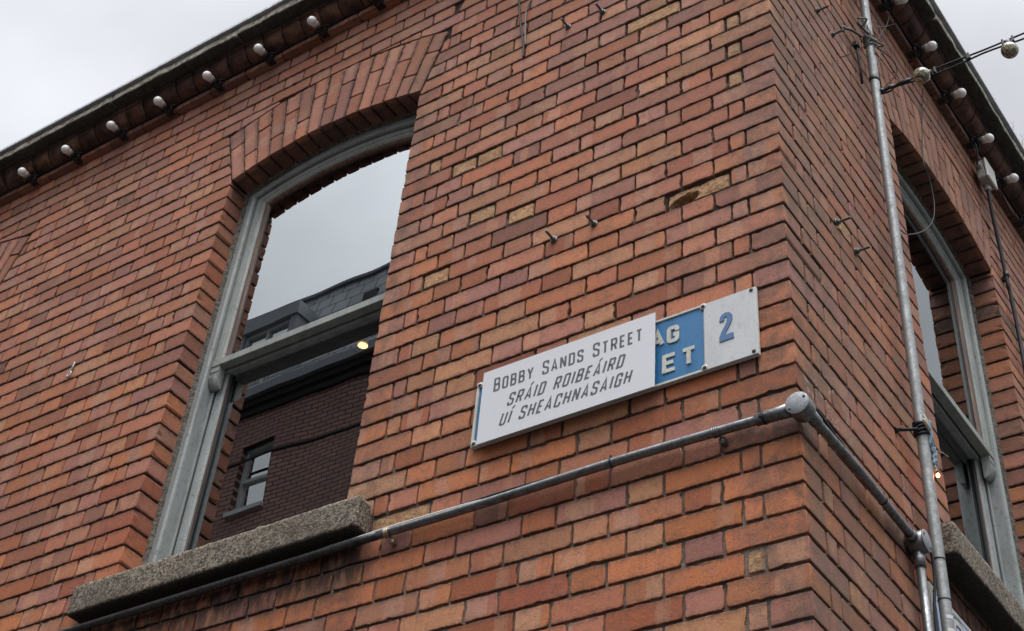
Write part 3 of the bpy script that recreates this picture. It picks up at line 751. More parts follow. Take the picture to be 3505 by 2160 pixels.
def window(side, u0, u1, label, sd0, sill_u, sill_z, bw=0.0):
    wlc = Wall(side); global CHH; CHH = (u1 - u0) / 2
    mb = MB()
    sweep(wlc, [(0.006, .111), (.036, .111), (.0375, .105), (.042, .1005), (.048, .099), (.054, .1005), (.0585, .105), (.060, .112), (.0605, .150), (.071, .149), (.0725, .152), (.0715, .158), (.0605, .158), (.0605, .20), (0.006, .20)], u0, u1, 0.03, mb)
    win = under(mb.build('window', M_FRAME), None, label)
    mb = MB()
    mid = (u0 + u1) / 2; ch = (u1 - u0) / 2; P = []
    z = 0.04
    while z < SPR: P.append((-1, z)); z += 0.012
    arc = [(-HA + 2 * HA * k / 70) for k in range(71)]
    prev = None; off = random.random() * 9
    def cau(kind, t):
        row = []
        for (o, d) in ((-0.006, .094), (.002, .100), (.009, .107), (.014, .112)):
            nn = noise.fractal(Vector((t * 28, o * 200, off)), 0.8, 2.2, 4) * 0.006
            o2 = o + nn; d2 = d + nn * 0.4
            if kind == 'l': row.append(mb.vert(wlc.P(u0 + o2, t, d2)))
            elif kind == 'r': row.append(mb.vert(wlc.P(u1 - o2, t, d2)))
            else: row.append(mb.vert(wlc.P(mid + (RAD - o2) * sin(t), ZC + (RAD - o2) * cos(t), d2)))
        return row
    for kind in ('l', 'a', 'r'):
        prev = None
        for t in (arc if kind == 'a' else [q[1] for q in P] + [SPR]):
            row = cau(kind, t)
            if prev:
                for i in range(3): mb.face([prev[i], row[i], row[i + 1], prev[i + 1]], True)
            prev = row
    under(mb.build('mastic_joint', M_CAULK), win)
    # upper sash
    mb = MB(); sweep(wlc, [(.0665, .1175), (.088, .117), (.0895, .120), (.100, .1205), (.109, .127), (.109, .147), (.0665, .147)], u0, u1, 1.046, mb)
    wbox(wlc, mb, u0 + .066, u1 - .066, 1.046, 1.078, .112, .1495)
    us = under(mb.build('sash', M_SASH), win)
    mb = MB(); sweep(wlc, [(.1095, .128), (.120, .131), (.1265, .141), (.1095, .144)], u0, u1, 1.079, mb); under(mb.build('glazing_bead', M_WOOD), win)
    mb = MB(); pane(wlc, mb, u0, u1, 1.078, .142, .115); under(mb.build('pane', M_GLASS, recalc=False), win)
    # horns of the upper sash
    for s_ in (0, 1):
        mb = MB(); pr = [(.149, 1.0455), (.116, 1.0455), (.116, 1.022), (.1195, 1.018), (.1195, 1.012), (.114, 1.006)]
        pr += [(.114 + .035 * (1 - cos(pi / 2 * k / 8)), 1.006 - .056 * sin(pi / 2 * k / 8)) for k in range(1, 9)]
        ua, ub = (u0 + .0655, u0 + .108) if s_ == 0 else (u1 - .108, u1 - .0655)
        A = [mb.vert(wlc.P(ua, z, d)) for d, z in pr]; B = [mb.vert(wlc.P(ub, z, d)) for d, z in pr]
        for i in range(len(pr)): mb.face([A[i], A[(i + 1) % len(pr)], B[(i + 1) % len(pr)], B[i]], i > 5)
        mb.face(A[::-1]); mb.face(B); under(mb.build('sash_horn', M_SASH), win)
    # lower sash
    mb = MB()
    for sg, ub in ((1, u0), (-1, u1)):
        pr = [(.0765, .1605), (.092, .160), (.0935, .163), (.1035, .165), (.112, .172), (.112, .194), (.0765, .194)]
        A = [mb.vert(wlc.P(ub + sg * o, .05, d)) for o, d in pr]; B = [mb.vert(wlc.P(ub + sg * o, 1.036, d)) for o, d in pr]
        for i in range(len(pr)): mb.face([A[i], A[(i + 1) % len(pr)], B[(i + 1) % len(pr)], B[i]])
        mb.face(A[::-1]); mb.face(B)
    wbox(wlc, mb, u0 + .0645, u1 - .0645, 1.037, 1.073, .156, .1945); wbox(wlc, mb, u0 + .0645, u1 - .0645, .036, .130, .1595, .1945)
    under(mb.build('sash', M_FRAME), win)
    for (a, b) in ((u0 + .1122, u0 + .119), (u1 - .119, u1 - .1122)):
        mb = MB(); wbox(wlc, mb, a, b, .131, 1.036, .1725, .186, .001); under(mb.build('glazing_bead', M_WOOD), win)
    for (a, b) in ((u0 + .1192, u0 + .125), (u1 - .125, u1 - .1192)):
        mb = MB(); wbox(wlc, mb, a, b, .131, 1.036, .176, .1852, .001); under(mb.build('glazing_gasket', M_RUBBER), win)
    mb = MB(); pane(wlc, mb, u0 + .112, u1 - .112, .130, .186, None, 1.037); under(mb.build('pane', M_GLASS, recalc=False), win)
    # sill
    mb = MB(); a, b = sill_u; za, zb = sill_z
    A = Vector(wlc.P(a, za, -sd0)); B = Vector(wlc.P(b, zb, 0.19))
    rockbox(mb, [min(A[k], B[k]) for k in range(3)], [max(A[k], B[k]) for k in range(3)], 0.013, 0.005, 0.0020, 38, seed=u0 * 3)
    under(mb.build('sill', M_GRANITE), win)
    return win
window('L', U1, U2, 'sash window in the wide wall reflecting sky and slates', 0.062, (1.412, 2.655), (-0.057, 0.052))
window('L', U1 + W2, U2 + W2, 'second sash window of the wide wall, beyond the pier', 0.062, (1.412 + W2, 2.655 + W2), (-0.057, 0.052))
window('R', V1, V2, 'sash window in the side wall partly behind the pole', 0.076, (0.835, 2.20), (-0.050, 0.056))

# ------------------------------------------------------------------ recessed lamp inside the room
cl_ = thing('ceiling_spotlight', 'lit gold-rimmed recessed spotlight glowing behind the lower window pane', 'ceiling light', (-3.0, 1.45, 2.32))
mb = MB(); lathe(mb, (-3.0, 1.45, 2.318), (0, 0, -1), [(0, .056), (.004, .056), (.012, .050), (.004, .036), (.003, .0)], 28)
under(mb.build('bezel', metal_material('gold_bezel', (0.75, 0.45, 0.16), (0.9, 0.6, 0.25), 0.3, 0.9)), cl_)
def emit(name, col, st):
    ma = bpy.data.materials.new(name); ma.use_nodes = True; n = ma.node_tree.nodes; b = n['Principled BSDF']
    b.inputs['Base Color'].default_value = (*col, 1); b.inputs['Emission Color'].default_value = (*col, 1); b.inputs['Emission Strength'].default_value = st; return ma
mb = MB(); lathe(mb, (-3.0, 1.45, 2.320), (0, 0, -1), [(.0005, 0), (.0005, .030), (.004, .030), (.009, .018), (.011, 0)], 24)
under(mb.build('lens', emit('warm_lamp', (1.0, 0.50, 0.18), 7.0)), cl_)

# ------------------------------------------------------------------ ground and the far side of the street
GZ = -4.07
def ground_material(name, a, b, sc):
    ma = mat(name, rough=0.9); g = G(ma); P = g.pos()
    g.fin(g.mix(g.noise(P, sc, 5, 0.7), a, b), 0.9, g.bump(g.noise(P, sc * 20, 3), 0.003, 0.6)); return ma
mb = MB(); box(mb, (-160, -160, GZ - 0.4), (160, 160, GZ - 0.12)); struct(mb.build('road', ground_material('asphalt', (0.022, 0.022, 0.023), (0.036, 0.035, 0.034), 3)))
mb = MB(); box(mb, (-40, -1.9, GZ - 0.119), (1.9, 14, GZ)); struct(mb.build('pavement', ground_material('paving', (0.024, 0.023, 0.022), (0.04, 0.038, 0.036), 2)))
def brick_tex_material(name, c1, c2, mo, bw, bh, horiz='x', rough=0.85, mort=0.01, off=0.5):
    ma = mat(name, rough=rough, spec=0.2); g = G(ma); px, py, pz = g.sep(g.pos())
    t = g.new('ShaderNodeTexBrick'); t.offset = off; g.set(t.inputs['Vector'], g.comb(px if horiz == 'x' else py, pz, 0.0))
    t.inputs['Color1'].default_value = (*c1, 1); t.inputs['Color2'].default_value = (*c2, 1); t.inputs['Mortar'].default_value = (*mo, 1)
    t.inputs['Scale'].default_value = 1.0; t.inputs['Brick Width'].default_value = bw; t.inputs['Row Height'].default_value = bh
    t.inputs['Mortar Size'].default_value = mort; t.inputs['Mortar Smooth'].default_value = 0.1
    c = g.mix(g.rng(g.noise(g.pos(), 1.2, 4, 0.7), 0.4, 0.7, 0, 0.4), t.outputs['Color'], tuple(x * 0.5 for x in c1))
    g.fin(c, rough, None); return ma
M_OB = brick_tex_material('far_brick', (0.44, 0.25, 0.21), (0.35, 0.21, 0.18), (0.07, 0.05, 0.045), 0.23, 0.075)
M_SLATE = brick_tex_material('grey_slates', (0.32, 0.345, 0.37), (0.44, 0.465, 0.49), (0.03, 0.032, 0.035), 0.30, 0.27, mort=0.012, rough=0.5)
opp = thing('opposite_building', 'dark brick terrace with a slate mansard and dormers, mirrored in the window panes', 'building', (-13.5, -9.6, GZ))
OX0, OX1 = -26.0, -4.5
def oppp(mb, name, m_): return under(mb.build(name, m_), opp)
mb = MB()
wins = [(-13.46, 9.27), (-16.1, 9.27), (-10.62, 9.27), (-18.9, 9.27), (-7.9, 9.27), (-21.6, 9.27)]
rows_ = [9.27, 6.3, 3.3, 0.2]
xs = sorted([w_[0] for w_ in wins]); ys = []
segs_ = [(OX0, xs[0])] + [(a + 0.68, b) for a, b in zip(xs, xs[1:])] + [(xs[-1] + 0.68, OX1)]
for a, b in segs_: box(mb, (a, -9.9, GZ), (b, -9.6, 11.0))
for a in xs:
    zz = GZ
    for r_ in sorted(rows_): box(mb, (a, -9.9, zz), (a + 0.68, -9.6001, r_)); zz = r_ + 1.16
    box(mb, (a, -9.9, zz), (a + 0.68, -9.6001, 11.0))
oppp(mb, 'wall', M_OB)
mb = MB()
box(mb, (OX0, -9.6, 10.13), (OX1, -9.58, 10.165))
box(mb, (OX0, -9.6, 11.0), (OX1, -9.55, 11.14)); box(mb, (OX0, -9.6, 11.14), (OX1, -9.50, 11.28))
oppp(mb, 'corbel_course', brick_tex_material('sooty_corbel', (0.04, 0.035, 0.035), (0.05, 0.042, 0.04), (0.02, 0.018, 0.018), 0.23, 0.075))
mb = MB(); box(mb, (OX0, -9.9, 11.28), (OX1, -9.42, 11.44)); oppp(mb, 'gutter', mat('grey_gutter', (0.20, 0.21, 0.23), 0.5))
mb = MB(); A = [(OX0, -9.5, 11.45), (OX1, -9.5, 11.45), (OX1, -9.98, 13.42), (OX0, -9.98, 13.42), (OX0, -14, 13.6), (OX1, -14, 13.6), (OX1, -14, 11.4), (OX0, -14, 11.4)]
i = [mb.vert(p) for p in A]
for q in ((0, 1, 2, 3), (3, 2, 5, 4), (4, 5, 6, 7), (0, 3, 4, 7), (1, 6, 5, 2)): mb.face([i[k] for k in q])
oppp(mb, 'roof', M_SLATE)
mb = MB(); box(mb, (OX0, -10.1, 13.42), (OX1, -9.93, 13.48)); oppp(mb, 'ridge_flashing', mat('grey_ridge', (0.17, 0.18, 0.20), 0.5))
M_OW = mat('white_window_paint', (0.55, 0.56, 0.55), 0.5)
M_OG = mat('far_window_glass', (0.03, 0.035, 0.04), 0.04, spec=1.0); M_OG.node_tree.nodes['Principled BSDF'].inputs['IOR'].default_value = 4.5
for xx in xs:
    for r_ in rows_:
        mb = MB(); f = 0.05
        box(mb, (xx, -9.78, r_), (xx + f, -9.70, r_ + 1.16)); box(mb, (xx + .68 - f, -9.78, r_), (xx + .68, -9.70, r_ + 1.16))
        for zz, hh in ((0, 0.08), (0.55, 0.05), (1.10, 0.06)): box(mb, (xx + f, -9.78, r_ + zz), (xx + .68 - f, -9.702, r_ + zz + hh))
        box(mb, (xx - .03, -9.72, r_ - 0.07), (xx + .71, -9.54, r_ - 0.001))
        wv = oppp(mb, 'window', M_OW)
        mb = MB(); i = [mb.vert(p) for p in ((xx + f, -9.75, r_), (xx + .68 - f, -9.75, r_), (xx + .68 - f, -9.75, r_ + 1.16), (xx + f, -9.75, r_ + 1.16))]; mb.face(i); under(mb.build('pane', M_OG), wv)
for dxx in (-13.95, -19.4, -8.6):
    mb = MB(); box(mb, (dxx, -10.4, 11.5), (dxx + 0.12, -9.47, 12.62)); box(mb, (dxx + 1.12, -10.4, 11.5), (dxx + 1.24, -9.47, 12.62)); box(mb, (dxx - .03, -10.42, 12.621), (dxx + 1.27, -9.44, 12.87))
    dm = oppp(mb, 'dormer', mat('zinc_dormer', (0.28, 0.30, 0.32), 0.5))
    mb = MB()
    box(mb, (dxx + .12, -9.60, 11.5), (dxx + .17, -9.52, 12.62)); box(mb, (dxx + 1.07, -9.60, 11.5), (dxx + 1.12, -9.52, 12.62)); box(mb, (dxx + .59, -9.60, 11.5), (dxx + .65, -9.52, 12.62)); box(mb, (dxx + .12, -9.6, 11.5), (dxx + 1.12, -9.522, 11.57)); box(mb, (dxx + .12, -9.6, 12.54), (dxx + 1.12, -9.522, 12.62))
    under(mb.build('window_frame', M_OW), dm)
    mb = MB(); i = [mb.vert(p) for p in ((dxx + .1, -9.57, 11.5), (dxx + 1.1, -9.57, 11.5), (dxx + 1.1, -9.57, 12.6), (dxx + .1, -9.57, 12.6))]; mb.face(i); under(mb.build('pane', M_OG), dm)
mb = MB(); box(mb, (-11.70, -9.97, 12.70), (-11.40, -9.80, 12.86)); oppp(mb, 'roof_vent', M_RUBBER)

# ------------------------------------------------------------------ eave lamps
M_GLOBE = mat('opal_bulb', (0.80, 0.79, 0.75), 0.35)
g_ = G(M_GLOBE); g_.fin(g_.mix(g_.rng(g_.noise(g_.pos(), 60, 4, 0.7), 0.58, 0.66, 0, 0.35), (0.82, 0.81, 0.78), (0.45, 0.43, 0.36)))
M_COLLAR = mat('bulb_collar', (0.42, 0.38, 0.34), 0.4); M_HOLD = mat('black_bakelite', (0.010, 0.010, 0.013), 0.45)
def eave_lamp(side, u, label, crack=False, tilt=0.0):
    out = Vector((0, -1, 0)) if side == 'L' else Vector((1, 0, 0)); al = Vector((-1, 0, 0)) if side == 'L' else Vector((0, 1, 0))
    p0 = al * u + out * 0.036 + Vector((0, 0, Z0 + 0.013)); ax = (out + Vector((0, 0, tilt)) + al * 0.06).normalized()
    t = thing('eave_lamp', label, 'lamp', p0, 'white globe bulbs along the eave')
    mb = MB(); lathe(mb, p0, ax, [(-.004, .0), (-.004, .019), (.006, .019), (.010, .0165), (.028, .0155), (.030, .0175), (.046, .017), (.048, .0)], 16)
    bbox(mb, Vector((-.022, -.022, -.014)), Vector((.022, .022, .012)), .004, Matrix.Translation(p0 - out * 0.006))
    under(mb.build('lamp_holder', M_HOLD), t)
    mb = MB(); c = p0 + ax * 0.080; R_ = 0.0222
    pr = [(0.047, .0150)] + [(0.052 + 0.0, .0155)] + [(0.080 - R_ * cos(a), R_ * sin(a)) for a in [radians(q) for q in (52, 65, 80, 95, 110, 125, 140, 155, 168)]] + [(0.080 + R_, 0)]
    lathe(mb, p0, ax, pr, 22); b_ = under(mb.build('bulb', M_GLOBE), t)
    mb = MB(); lathe(mb, p0, ax, [(.046, .0148), (.047, .0166), (.0605, .0186), (.0615, .0172), (.0615, 0)], 20); under(mb.build('collar', M_COLLAR), b_)
    if crack:
        mb = MB(); x, y = frame_of(ax); c = p0 + ax * 0.080
        tube(mb, [c + (ax * cos(a) + (x * 0.25 + y) .normalized() * sin(a)).normalized() * (R_ + 0.0002) + x * 0.004 * sin(a * 9) for a in [q * 0.16 - 0.5 for q in range(8)]], 0.0009, 5); under(mb.build('crack', M_CABLE), b_)
    # cable ends that loop into the holder
    mb = MB(); q = p0 + out * 0.012
    tube(mb, smooth_path([q - al * 0.045 + Vector((0, 0, .006)), q - al * 0.030 + Vector((0, 0, .004)) + out * .012, q - al * .016 + out * .014, q + al * .016 + out * .014, q + al * 0.030 + Vector((0, 0, .004)) + out * .012, q + al * 0.045 + Vector((0, 0, .006))]), 0.0042, 7)
    under(mb.build('cable_loop', M_CABLE), t)
    return t
ordn = ['eighth', 'seventh', 'sixth', 'fifth', 'fourth', 'third', 'second', 'leftmost']
notes = {0: 'half cut off by the top edge', 1: 'above the right end of the window arch', 2: 'above the middle of the window arch', 3: 'level with the left end of the window arch', 4: '', 5: '', 6: 'clean and bluish white', 7: 'clean and bluish white'}
for k in range(8):
    u = 1.826 + 0.3205 * k
    lab = ('white globe bulb on the wide eave, %s from the left' % ordn[k]) if k < 7 else 'leftmost white globe bulb on the wide eave'
    if k == 1: lab += ', with a dark crack'
    eave_lamp('L', u, lab, k == 1, 0.02 * (k % 3 - 1))
ordr = ['topmost', 'second', 'third', 'fourth', 'fifth', 'sixth']
for k, v in enumerate((1.085, 1.385, 1.70, 2.015, 2.31, 2.61)):
    eave_lamp('R', v, 'topmost white globe bulb on the side eave, at the frame edge' if k == 0 else 'white globe bulb on the side eave, %s from the top' % ordr[k], k == 1, 0.015 * (k % 3 - 1))
def cable(name, label, P, r, m_, n=8, sm=4, wob=0.0, cat='cable', group=None):
    mb = MB(); tube(mb, smooth_path(P, sm), r, n, True, wob); return tag(mb.build(name, m_), label, cat, group)
P = []
for k in range(60):
    u = 5.8 - k * 0.1; sag = 0.0025 * sin(u * 2 * pi / 0.3205)
    P.append((-u, -0.0415 - 0.001 * sin(k * 1.7), Z0 + 0.034 + sag))
cable('eave_cable', 'thin black cable feeding the bulbs along the wide eave', P, 0.0036, M_CABLE, 7, 2)
P = [(0.0425 + 0.001 * sin(k * 1.7), 0.02 + k * 0.1, Z0 + 0.034 + 0.002 * sin(k * 2.1)) for k in range(52)]
cable('eave_cable', 'thin black cable feeding the bulbs along the side eave', P, 0.0036, M_CABLE, 7, 2)

# ------------------------------------------------------------------ galvanised pole and everything tied to it
PX, PR = 0.055, 0.0172
def pole_y(z): return 0.734 + 0.0178 * z
pole = thing('steel_pole', 'tall grey galvanised steel pole strapped to the side wall', 'pole', (PX, pole_y(GZ), GZ))
mb = MB(); tube(mb, [(PX, pole_y(z), z) for z in [GZ + 0.3 * k for k in range(29)]], PR, 24); under(mb.build('tube', M_POLE), pole)
for z, h_ in ((1.92, 0.022), (-0.13, 0.004), (-0.255, 0.003)):
    mb = MB(); lathe(mb, (PX, pole_y(z), z), (0, 0, 1), [(0, PR), (0, PR + .0016), (h_, PR + .0016), (h_, PR)], 24); under(mb.build('strap', M_RUBBER), pole)
for z in (-0.315, -0.355):
    mb = MB(); pr_ = []
    for a in range(7):
        an = radians(-75 + a * 12); pr_.append((PX + (PR + .0006) * cos(an), pole_y(z) + (PR + .0006) * sin(an)))
    for a, b in zip(pr_, pr_[1:]): mb.face([mb.vert((*a, z)), mb.vert((*b, z)), mb.vert((*b, z + .011)), mb.vert((*a, z + .011))], True)
    under(mb.build('tape', mat('pale_tape', (0.5, 0.5, 0.48), 0.6)), pole)
# upper fixing: eye bolt and rag of old ties
zc = 2.155
mb = MB()
tube(mb, smooth_path([(0.0, .655, 2.150), (0.018, .672, 2.152), (0.03, .70, 2.156), (0.04, .735, 2.160)]), 0.0055, 8)
tube(mb, smooth_path([(0.045, .69, 2.200), (0.05, .72, 2.198), (0.06, .745, 2.185), (.075, .765, 2.172)]), 0.006, 8)
lathe(mb, (0.0, .655, 2.150), (1, 0, 0), [(0, .012), (.003, .012), (.003, .009), (.012, .009), (.012, 0)], 6)
under(mb.build('eye_bolt', M_BOLT), pole)
mb = MB()
for k in range(7):
    z = zc - 0.022 + 0.009 * k; pts = []
    for a in range(19):
        an = 2 * pi * a / 18; rr = PR + 0.004 + 0.003 * noise.noise(Vector((k, a * .4, 0))); pts.append((PX + rr * cos(an), pole_y(z) + rr * sin(an), z + 0.010 * sin(an + k) + .004 * noise.noise(Vector((a, k, 3)))))
    tube(mb, pts, 0.0028, 6)
under(mb.build('binding_wire', M_BOLT), pole)
mb = MB()
for (a, b, c_) in (((.075, .72, 2.13), (.095, .735, 2.10), (.07, .70, 2.11)), ((.08, .78, 2.15), (.10, .80, 2.14), (.075, .81, 2.155)), ((.06, .70, 2.17), (.085, .69, 2.19), (.06, .66, 2.18))):
    tube(mb, smooth_path([a, b, c_]), 0.004, 6, True, 0.6)
under(mb.build('tape_rag', mat('dirty_tape', (0.16, 0.15, 0.14), 0.8)), pole)
mb = MB(); bbox(mb, (0.012, .702, 2.085), (0.032, .728, 2.115), .004); tube(mb, [(0.022, .715, 2.10), (.022, .722, 2.05), (0.022, .728, 1.985), (0.018, .735, 1.90)], 0.0055, 8)
under(mb.build('cable_stub', M_CABLE), pole)
# lower fixing
mb = MB(); z = 0.315
for k in range(6):
    pts = []
    for a in range(19):
        an = 2 * pi * a / 18; rr = PR + 0.0045 + 0.003 * noise.noise(Vector((k, a * .5, 9))); zz = z - 0.016 + 0.007 * k + 0.008 * sin(an * 1 + k)
        pts.append((PX + rr * cos(an), pole_y(z) + rr * sin(an), zz))
    tube(mb, pts, 0.0036, 6)
tube(mb, [(0.0, .672, .292), (0.055, .71, .300)], 0.0055, 8); lathe(mb, (0.0, .672, .292), (1, .6, .1), [(0, .010), (.004, .010), (.004, .007), (.014, .007), (.014, 0)], 6)
under(mb.build('lower_binding', M_CABLE), pole)
mb = MB(); tube(mb, smooth_path([(.078, .700, .325), (.082, .715, .31), (.080, .735, .305)]), [.003] + [.006] * 7 + [.003], 6)
tube(mb, smooth_path([(.078, .705, .34), (.083, .712, .325), (.08, .72, .31)]), .004, 6); under(mb.build('tape_tail', mat('white_tape', (0.5, 0.49, 0.42), 0.7)), pole)
tw = thing('blue_twine', 'frayed pale blue twine hanging from the lower binding of the steel pole', 'twine', (.075, .755, .36), None)
M_TW = mat('faded_blue_twine', (0.15, 0.235, 0.28), 0.9)
for k, P in enumerate(([(.074, .758, .352), (.074, .745, .300), (.073, .745, .257), (.074, .757, .235), (.074, .752, .199), (.074, .755, .180)],
          [(.072, .771, .362), (.073, .768, .300), (.072, .785, .278), (.072, .779, .241), (.072, .776, .217), (.072, .788, .200)],
          [(.073, .764, .358), (.0735, .757, .305), (.073, .765, .262), (.073, .764, .230), (.073, .769, .205)])):
    mb = MB(); P2 = smooth_path(P, 7); P2 = [q + Vector((0.001 * sin(i * 2.1 + k), 0.0022 * sin(i * 1.3 + k * 2), 0)) for i, q in enumerate(P2)]
    tube(mb, P2, 0.0046 if k < 2 else 0.0036, 6, True, 1.0); under(mb.build('strand', M_TW), tw)
fl = thing('fairy_light', 'tiny glowing orange light bulb on the pole beneath the blue twine', 'light', (.074, .768, .168))
mb = MB(); ball(mb, (.0755, .766, .166), 0.0052, 12, 8, 1.3); under(mb.build('bulb', emit('orange_glow', (1.0, 0.25, 0.07), 40.0)), fl)
mb = MB(); tube(mb, [(.0755, .766, .172), (.0750, .766, .190)], .0032, 8); under(mb.build('lamp_holder', M_CABLE), fl)
lp = bpy.data.lights.new('fairy_lamp', 'POINT'); lp.energy = 0.03; lp.color = (1.0, 0.4, 0.15); lp.shadow_soft_size = 0.006
lo = bpy.data.objects.new('fairy_lamp', lp); COL.objects.link(lo); lo.location = (.088, .768, .166); under(lo, fl)
cable('fairy_light_wire', 'thin pale wire straying from the twine across the lower window pane', [(.073, .780, .262), (.070, .825, .287), (.066, .870, .312), (.06, .905, .330), (.055, .950, .352)], 0.0014, mat('pale_wire', (0.25, 0.24, 0.22), 0.6), 6)
loops = [('thin brown wire curling left from the upper pole binding', [(.06, .422, 1.704), (.06, .523, 1.824), (.06, .627, 1.956), (.07, .733, 2.107)], .0020),
 ('thin brown wire making the widest loop right of the pole', [(.070, .745, 2.14), (.06, .826, 2.179), (.06, .919, 2.240), (.06, 1.004, 2.281), (.06, 1.037, 2.267), (.06, 1.004, 2.188), (.06, .92, 2.064), (.06, .83, 1.935)], .0021),
 ('thin black wire dropping from the eave to the string light clamp', [(.045, 1.12, Z0 + .02), (.06, 1.003, 2.507), (.06, .904, 2.339), (.06, .842, 2.227), (.06, .795, 2.109), (.065, .775, 2.04), (.068, .783, 1.984), (.066, .80, 1.94), (.06, .812, 1.915)], .0022),
 ('thin black wire running from the eave straight to the pole binding', [(.038, 1.18, Z0 - .01), (.055, 1.008, 2.502), (.06, .89, 2.369), (.06, .79, 2.252), (.07, .758, 2.19)], .0022),
 ('thin black wire arching over the pole binding and down', [(.07, .75, 2.19), (.06, .762, 2.247), (.06, .815, 2.323), (.06, .877, 2.385), (.06, .892, 2.381), (.06, .903, 2.334), (.06, .905, 2.271), (.06, .867, 2.176), (.06, .809, 2.054)], .0019),
 ('short thin wire end lying down the front of the pole', [(.073, .742, 2.17), (.074, .757, 2.13), (.074, .762, 2.09), (.074, .764, 2.06)], .0015)]
for lab, P, r in loops: cable('loose_wire', lab, P, r, M_WIRE if 'brown' in lab else M_CABLE, 6, 5, 0, 'wire', 'loose wires around the pole binding')
cable('looped_cable', 'thin black cable looping in front of the side window head', [(.012, 1.50, 2.62), (.012, 1.42, 2.36), (.014, 1.345, 2.093), (.02, 1.313, 1.981), (.02, 1.346, 1.933), (.02, 1.36, 1.87), (.02, 1.357, 1.798), (.02, 1.324, 1.703), (.02, 1.258, 1.602), (.02, 1.167, 1.497), (.02, 1.062, 1.397), (.02, .977, 1.326), (.035, .86, 1.25), (.05, .78, 1.21)], .0024, M_CABLE, 7, 5)

# ------------------------------------------------------------------ string light going off across the street
FY, FZ = 0.772, 1.855
st = thing('string_light', 'black twin-cable string light running from the pole out over the street', 'string light', (PX, FY, FZ))
mb = MB()
lathe(mb, (PX + .014, FY, FZ + .004), (1, 0, 0), [(0, .006), (0.0, .011), (.008, .012), (.014, .008), (.03, .007), (.034, .010), (.05, .010), (.052, .0075), (.075, .0075), (.078, .0095), (.115, .0095), (.12, .005)], 14)
tube(mb, [(PX + .02, FY, FZ - .008), (PX + .04, FY - .002, FZ - .014), (PX + .06, FY, FZ - .010)], .005, 8)
under(mb.build('tension_clamp', M_HOLD), st)
for dz, dy, sg in ((0.004, 0.0, 0.004), (-0.003, 0.003, -0.012)):
    P = [(PX + .10, FY, FZ + dz)] + [(PX + .10 + 0.075 * k, FY + dy, FZ + dz * 1.2 + sg * sin(pi * ((0.075 * k) % 0.322) / 0.322) + 0.0009 * (k - 3) ** 2 * 0.05) for k in range(1, 60)]
    mb = MB(); tube(mb, smooth_path(P, 2), .0036, 8); under(mb.build('cable', M_CABLE), st)
M_GB = bpy.data.materials.new('amber_glass_bulb'); M_GB.use_nodes = True
g_ = G(M_GB); nzv = g_.noise(g_.pos(), 45, 3, 0.6, 2.5)
g_.fin(g_.ramp(nzv, [(0.38, (0.035, 0.030, 0.015)), (0.50, (0.16, 0.14, 0.08)), (0.62, (0.52, 0.48, 0.34))]), 0.08, g_.bump(nzv, 0.002, 0.4)); g_.b.inputs['Specular IOR Level'].default_value = 0.9
def s_bulb(x, dirv, label=None):
    dirv = Vector(dirv).normalized(); c = Vector((x, FY, FZ)); b0 = c + dirv * 0.005
    mb = MB(); lathe(mb, b0, dirv, [(-.010, 0), (-.010, .008), (.0, .013), (.020, .0135), (.022, .0115), (.026, .0115), (.026, 0)], 16)
    for s_ in (-1, 1): bbox(mb, (x + s_ * .018 - .004, FY - .007, FZ - .012), (x + s_ * .018 + .004, FY + .007, FZ + .018), .002)
    h_ = under(mb.build('lamp_holder', M_HOLD), st)
    mb = MB(); R_ = .0305; pr = [(.024, .011)] + [(.024 + .026 - R_ * cos(a), R_ * sin(a)) for a in [radians(q) for q in (25, 38, 52, 66, 80, 95, 110, 125, 140, 155, 168)]] + [(.05 + R_, 0)]
    lathe(mb, b0, dirv, pr, 28); bb = under(mb.build('bulb', M_GB), st)
s_bulb(0.262, (-0.35, -0.55, -0.60)); s_bulb(0.552, (0.0, -0.1, -1))
for k in range(2, 9): s_bulb(0.552 + 0.31 * (k - 1), (0, 0.05 * (k % 3), -1))
mb = MB(); bbox(mb, (.400, FY - .006, FZ - .010), (.414, FY + .006, FZ + .012), .002); bbox(mb, (.403, FY - .003, FZ + .012), (.411, FY + .003, FZ + .026), .002); under(mb.build('cable_clip', M_HOLD), st)
mb = MB(); bbox(mb, (.236, FY - .006, FZ - .006), (.250, FY + .006, FZ + .014), .002); under(mb.build('cable_clip', M_HOLD), st)

# ------------------------------------------------------------------ conduit round the corner
cz = -0.0965
con = thing('steel_conduit', 'grey steel electrical conduit running under the name plate and round the corner', 'conduit', (0.02, -0.03, -0.103))
def cpart(mb, name, m_=M_GALV, par=None): return under(mb.build(name, m_), par or con)
CR = 0.0128
mb = MB(); tube(mb, smooth_path([(-1.34, -.030, cz + .003), (-1.0, -.030, cz + .001), (-.54, -.030, cz + .006), (-.22, -.030, cz + .002), (-.085, -.030, cz)], 6), CR, 20); cpart(mb, 'conduit_run')
M_DARKPIPE = metal_material('black_painted_conduit', (0.018, 0.018, 0.02), (0.06, 0.06, 0.062), 0.4, 0.4)
mb = MB(); tube(mb, smooth_path([(-5.9, -.028, cz - .004), (-4.0, -.028, cz), (-2.6, -.030, cz - .002), (-2.0, -.030, cz), (-1.341, -.030, cz + .003)], 6), CR, 20); cpart(mb, 'conduit_run', M_DARKPIPE)['label'] = 'black painted run of conduit beneath the granite sill'
mb = MB(); lathe(mb, (-.105, -.030, cz), (1, 0, 0), [(0, CR), (0, .0165), (.05, .0170), (.095, .0195), (.10, .0)], 20); cpart(mb, 'box_spout')
bc = Vector((.022, -.057, -.104))
mb = MB(); lathe(mb, bc, (0, 1, 0), [(.0, .0), (.0, .0300), (.0022, .0318), (.040, .0318), (.052, .026), (.052, 0)], 36)
jb = cpart(mb, 'junction_box')
